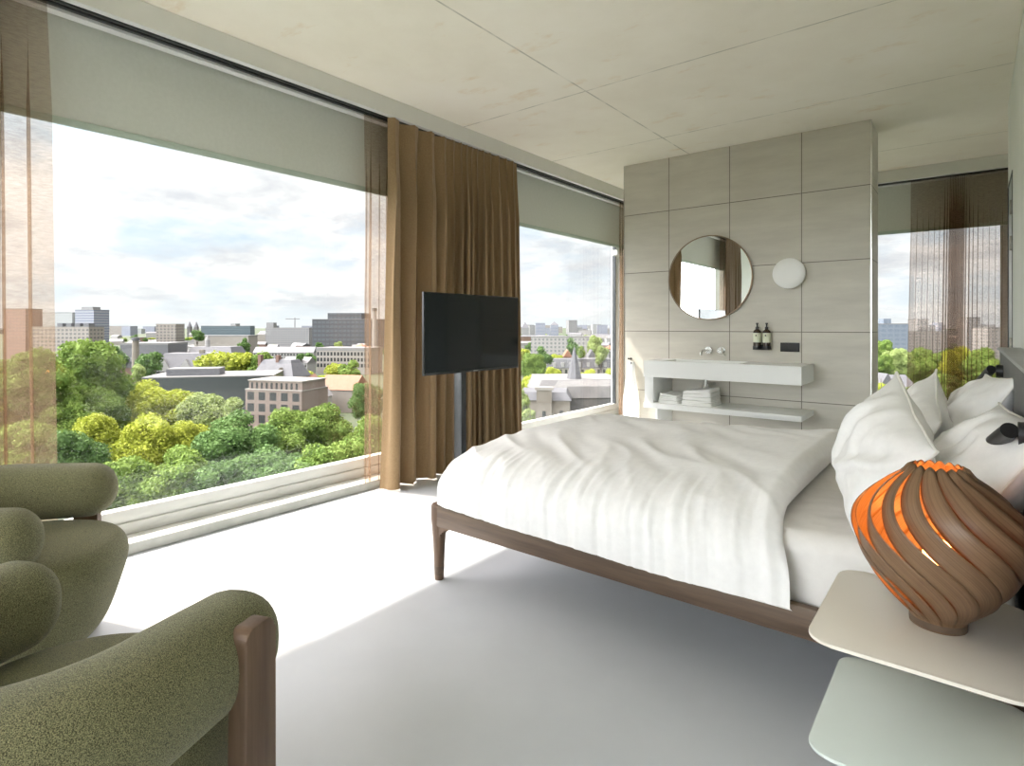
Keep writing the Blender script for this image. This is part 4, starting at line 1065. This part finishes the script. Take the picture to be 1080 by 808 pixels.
front = [
    (88, 352, 135, 40, 0, 'tall broad mid-green tree at the left of the left window, highest of the trees'),
    (100, 408, 128, 30, 0, 'mid-green tree between the tall broad tree and the front row'),
    (70, 420, 118, 30, 0, 'mid-green tree under the tall broad tree beside the see-through curtain'),
    (40, 366, 120, 36, 0, 'mid-green tree behind the left see-through curtain'),
    (4, 372, 118, 34, 1, 'yellow-green tree at the frame edge behind the left see-through curtain'),
    (72, 452, 92, 36, 2, 'dark green tree low at the left beside the see-through curtain'),
    (30, 440, 92, 40, 0, 'mid-green tree low behind the left see-through curtain'),
    (140, 399, 150, 34, 1, 'bright yellow-green tree in front of the tall broad tree'),
    (182, 402, 150, 36, 1, 'bright yellow-green tree directly before the black glass block'),
    (222, 410, 142, 34, 3, 'pale green tree right of the bright yellow-green ones, before the black glass block'),
    (105, 432, 112, 30, 1, 'yellow-green tree low left of the front row'),
    (150, 436, 112, 36, 1, 'broad yellow-green tree in the middle of the front row'),
    (120, 478, 92, 40, 0, 'mid-green tree just above the left armchair roll'),
    (186, 470, 95, 38, 0, 'mid-green tree low in the middle of the left window'),
    (205, 440, 118, 30, 1, 'yellow-green tree right of the broad front one'),
    (250, 434, 112, 40, 2, 'dark green tree under the left end of the pinkish brick block'),
    (240, 474, 96, 42, 2, 'dark green tree low above the window frame'),
    (300, 430, 122, 36, 0, 'mid-green tree before the pinkish brick block'),
    (345, 424, 130, 32, 0, 'mid-green tree below the orange roofs, right of the pinkish brick block'),
    (290, 470, 98, 40, 2, 'dark green tree low right of centre in the left window'),
    (388, 398, 135, 20, 2, 'dark green tree beside the narrow see-through curtain'),
    (345, 462, 100, 40, 0, 'mid-green tree low at the right of the left window'),
    (395, 436, 105, 36, 0, 'mid-green tree seen through the narrow see-through curtain'),
    (228, 362, 300, 20, 1, 'yellow-green tree behind the black glass block, left one of the clump'),
    (252, 364, 300, 18, 1, 'yellow-green tree behind the black glass block, middle one of the clump'),
    (272, 369, 300, 14, 0, 'green tree behind the black glass block, right end of the clump'),
    (158, 369, 290, 13, 2, 'dark green tree right of the brick chimney stack'),
    (147, 384, 270, 8, 3, 'small pale green tree at the foot of the brick chimney stack'),
    (125, 366, 330, 9, 2, 'dark green tree left of the brick chimney stack'),
    (352, 378, 320, 12, 1, 'yellow-green tree below the long white building'),
    (368, 380, 310, 13, 0, 'mid-green tree below the long white building'),
    (322, 386, 310, 12, 1, 'yellow-green tree right of the slate-roofed stone house'),
    (340, 392, 290, 12, 1, 'yellow-green tree above the broad orange roof'),
    (317, 372, 400, 4, 2, 'small dark conifer beside the long white building'),
    (208, 347, 600, 6, 2, 'dark tree standing before the teal office slab'),
    (258, 357, 560, 6, 2, 'dark pointed tree behind the yellow-green clump'),
    (562, 370, 190, 15, 0, 'round mid-green tree at the left of the second window'),
    (572, 366, 260, 9, 2, 'round dark green tree behind the left one in the second window'),
    (551, 364, 240, 8, 1, 'yellow-green tree at the curtain edge of the second window'),
    (613, 365, 300, 6, 0, 'small round tree in the middle of the second window'),
    (634, 365, 300, 8, 3, 'round pale green tree at the right of the second window'),
    (604, 357, 420, 8, 2, 'dark plum-toned tree behind the round ones'),
    (626, 354, 420, 9, 3, 'pale tree before the long terrace at the right'),
    (585, 370, 330, 8, 1, 'yellow-green tree left of the red and white gabled house'),
    (560, 392, 170, 14, 1, 'yellow-green tree left of the church roof'),
    (586, 386, 215, 13, 1, 'yellow-green tree behind the church roof, left of the steeple'),
    (622, 387, 215, 12, 1, 'yellow-green tree behind the church roof, right of the steeple'),
    (644, 388, 215, 12, 1, 'yellow-green tree at the right end of the church roof'),
    (550, 410, 100, 12, 3, 'pale green tree low at the left of the stone gatehouse'),
    (556, 430, 96, 9, 3, 'pale green bush before the stone gatehouse'),
    (932, 357, 230, 9, 0, 'round green tree at the left edge of the far window, behind the lower one'),
    (946, 365, 170, 15, 3, 'broad pale green tree at the left of the far window'),
    (930, 372, 165, 11, 0, 'green tree beside the partition in the far window'),
    (972, 366, 180, 18, 0, 'mid-green tree behind the left edge of the far curtain'),
    (1005, 364, 190, 20, 1, 'yellow-green tree behind the densest folds of the far curtain'),
    (1040, 366, 180, 20, 0, 'mid-green tree behind the right of the far curtain'),
    (934, 402, 90, 9, 1, 'yellow-green bush below the gabled villa in the far window'),
    (958, 408, 92, 10, 0, 'green bush below the slate-roofed villa in the far window'),
    (1000, 392, 110, 18, 0, 'green tree behind the lower folds of the far curtain'),
]
for i, (px, yt, d, rp, kd, lab) in enumerate(front): tree(px, yt, d, rp, kd, lab, big=d < 240, seed=i)
for i in range(190):
    px = rr.choice([rr.uniform(100, 405), rr.uniform(100, 405), rr.uniform(545, 655), rr.uniform(925, 1062)])
    d = rr.choice([rr.uniform(480, 800), rr.uniform(700, 1300), rr.uniform(1000, 1700)])
    r = rr.uniform(5, 9); hgt = rr.uniform(10, 16)
    xy = out(px, d)
    if not free(xy[0], xy[1], r * 1.15): continue
    OCC.append((xy[0], xy[1], r * 1.15))
    tree(px, HY + (EYE - GZ - hgt) * F / d, d, r * F / d, rr.choice([0, 2, 2, 3, 1]), 'small distant tree between the town roofs', big=False, group='distant town trees', seed=i)
# ------------------------------------------------------------------ daylight
SUN = Vector((1.70, .56, -2.30)).normalized()
s = bpy.data.lights.new('sun', 'SUN'); s.energy = 4.6; s.angle = R(1.2); s.color = (1, .93, .85)
so = bpy.data.objects.new('sun', s); C.objects.link(so); so.rotation_euler = SUN.to_track_quat('-Z', 'Y').to_euler()
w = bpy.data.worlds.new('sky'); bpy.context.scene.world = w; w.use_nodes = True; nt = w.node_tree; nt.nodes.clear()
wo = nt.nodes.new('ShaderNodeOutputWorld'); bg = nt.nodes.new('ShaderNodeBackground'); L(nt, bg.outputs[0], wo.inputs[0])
tc = N(nt, 'ShaderNodeTexCoord'); sp = N(nt, 'ShaderNodeSeparateXYZ'); L(nt, tc.outputs['Generated'], sp.inputs[0])
def math_(op, a, b=None, c=None):
    n = nt.nodes.new('ShaderNodeMath'); n.operation = op
    for i, q in enumerate((a, b, c)):
        if q is None: continue
        if isinstance(q, (int, float)): n.inputs[i].default_value = q
        else: L(nt, q, n.inputs[i])
    return n.outputs[0]
zz = math_('MAXIMUM', sp.outputs[2], 0.0); den = math_('ADD', zz, .22)
u_ = math_('DIVIDE', sp.outputs[0], den); v_ = math_('DIVIDE', sp.outputs[1], den)
cb = N(nt, 'ShaderNodeCombineXYZ'); L(nt, u_, cb.inputs[0]); L(nt, v_, cb.inputs[1])
n1 = N(nt, 'ShaderNodeTexNoise', i_Scale=1.5, i_Detail=9.0, i_Roughness=.56); L(nt, cb.outputs[0], n1.inputs['Vector'])
mp = N(nt, 'ShaderNodeMapping'); mp.inputs['Location'].default_value = (3.3, 1.7, 5); L(nt, cb.outputs[0], mp.inputs[0])
n2 = N(nt, 'ShaderNodeTexNoise', i_Scale=2.1, i_Detail=10.0, i_Roughness=.62); L(nt, mp.outputs[0], n2.inputs['Vector'])
cov = ramp(nt, [(.36, (0, 0, 0)), (.52, (1, 1, 1))]); L(nt, n1.outputs[0], cov.inputs[0])
shade = ramp(nt, [(.38, (.64, .655, .69)), (.47, (.78, .785, .80)), (.53, (.95, .94, .94))]); L(nt, n2.outputs[0], shade.inputs[0])
blue = ramp(nt, [(0, (.72, .80, .86)), (.3, (.48, .64, .82)), (1, (.25, .42, .72))]); L(nt, zz, blue.inputs[0])
mx = N(nt, 'ShaderNodeMix', data_type='RGBA'); L(nt, cov.outputs[0], mx.inputs[0]); L(nt, blue.outputs[0], mx.inputs[6]); L(nt, shade.outputs[0], mx.inputs[7])
hz = math_('POWER', math_('SUBTRACT', 1.0, zz), 22.0)
mh = N(nt, 'ShaderNodeMix', data_type='RGBA'); L(nt, math_('MULTIPLY', hz, .75), mh.inputs[0]); L(nt, mx.outputs[2], mh.inputs[6]); mh.inputs[7].default_value = (.80, .84, .86, 1)
# hazy sky raised out of view overhead and round the sun, lighting the room
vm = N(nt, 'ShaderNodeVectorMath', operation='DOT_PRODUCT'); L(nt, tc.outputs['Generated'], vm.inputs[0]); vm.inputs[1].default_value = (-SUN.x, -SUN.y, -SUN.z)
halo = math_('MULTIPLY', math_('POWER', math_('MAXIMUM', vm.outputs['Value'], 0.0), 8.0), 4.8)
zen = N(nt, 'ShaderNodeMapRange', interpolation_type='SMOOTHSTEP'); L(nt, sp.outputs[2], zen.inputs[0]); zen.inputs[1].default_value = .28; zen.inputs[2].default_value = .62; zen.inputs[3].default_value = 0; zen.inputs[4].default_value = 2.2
wm = N(nt, 'ShaderNodeMix', data_type='RGBA'); wf = N(nt, 'ShaderNodeMapRange'); L(nt, sp.outputs[2], wf.inputs[0]); wf.inputs[1].default_value = .28; wf.inputs[2].default_value = .5
L(nt, wf.outputs[0], wm.inputs[0]); L(nt, mh.outputs[2], wm.inputs[6]); wm.inputs[7].default_value = (.90, .83, .84, 1)
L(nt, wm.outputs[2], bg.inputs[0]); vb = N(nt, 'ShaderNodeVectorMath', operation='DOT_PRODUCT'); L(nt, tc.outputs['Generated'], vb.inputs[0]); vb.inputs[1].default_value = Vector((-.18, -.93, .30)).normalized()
rear_fill = math_('MULTIPLY', math_('POWER', math_('MAXIMUM', vb.outputs['Value'], 0.0), 2.5), 8.6)  # bright bank added to the unseen sky behind the camera, fills the room
L(nt, math_('MULTIPLY', math_('ADD', math_('ADD', math_('ADD', halo, rear_fill), zen.outputs[0]), .86), .55), bg.inputs[1])

# ------------------------------------------------------------------ camera and render look
cam = bpy.data.cameras.new('camera'); co = bpy.data.objects.new('camera', cam); C.objects.link(co)
cam.sensor_width = 36; cam.lens = 36 * F / 1080; cam.shift_y = (HY - 404) / 1080
cam.clip_start = .02; cam.clip_end = 20000
co.location = (0, 0, EYE); co.rotation_euler = (R(90), 0, TH)
sc = bpy.context.scene; sc.camera = co
sc.view_settings.view_transform = 'Standard'; sc.view_settings.look = 'None'; sc.view_settings.gamma = 1; sc.view_settings.use_curve_mapping = False
sc.view_settings.exposure = 1.42
cy = sc.cycles
cy.use_denoising = True; cy.max_bounces = 14; cy.diffuse_bounces = 9; cy.glossy_bounces = 5; cy.transparent_max_bounces = 32; cy.transmission_bounces = 6
cy.sample_clamp_indirect = 6; cy.caustics_reflective = False; cy.caustics_refractive = False
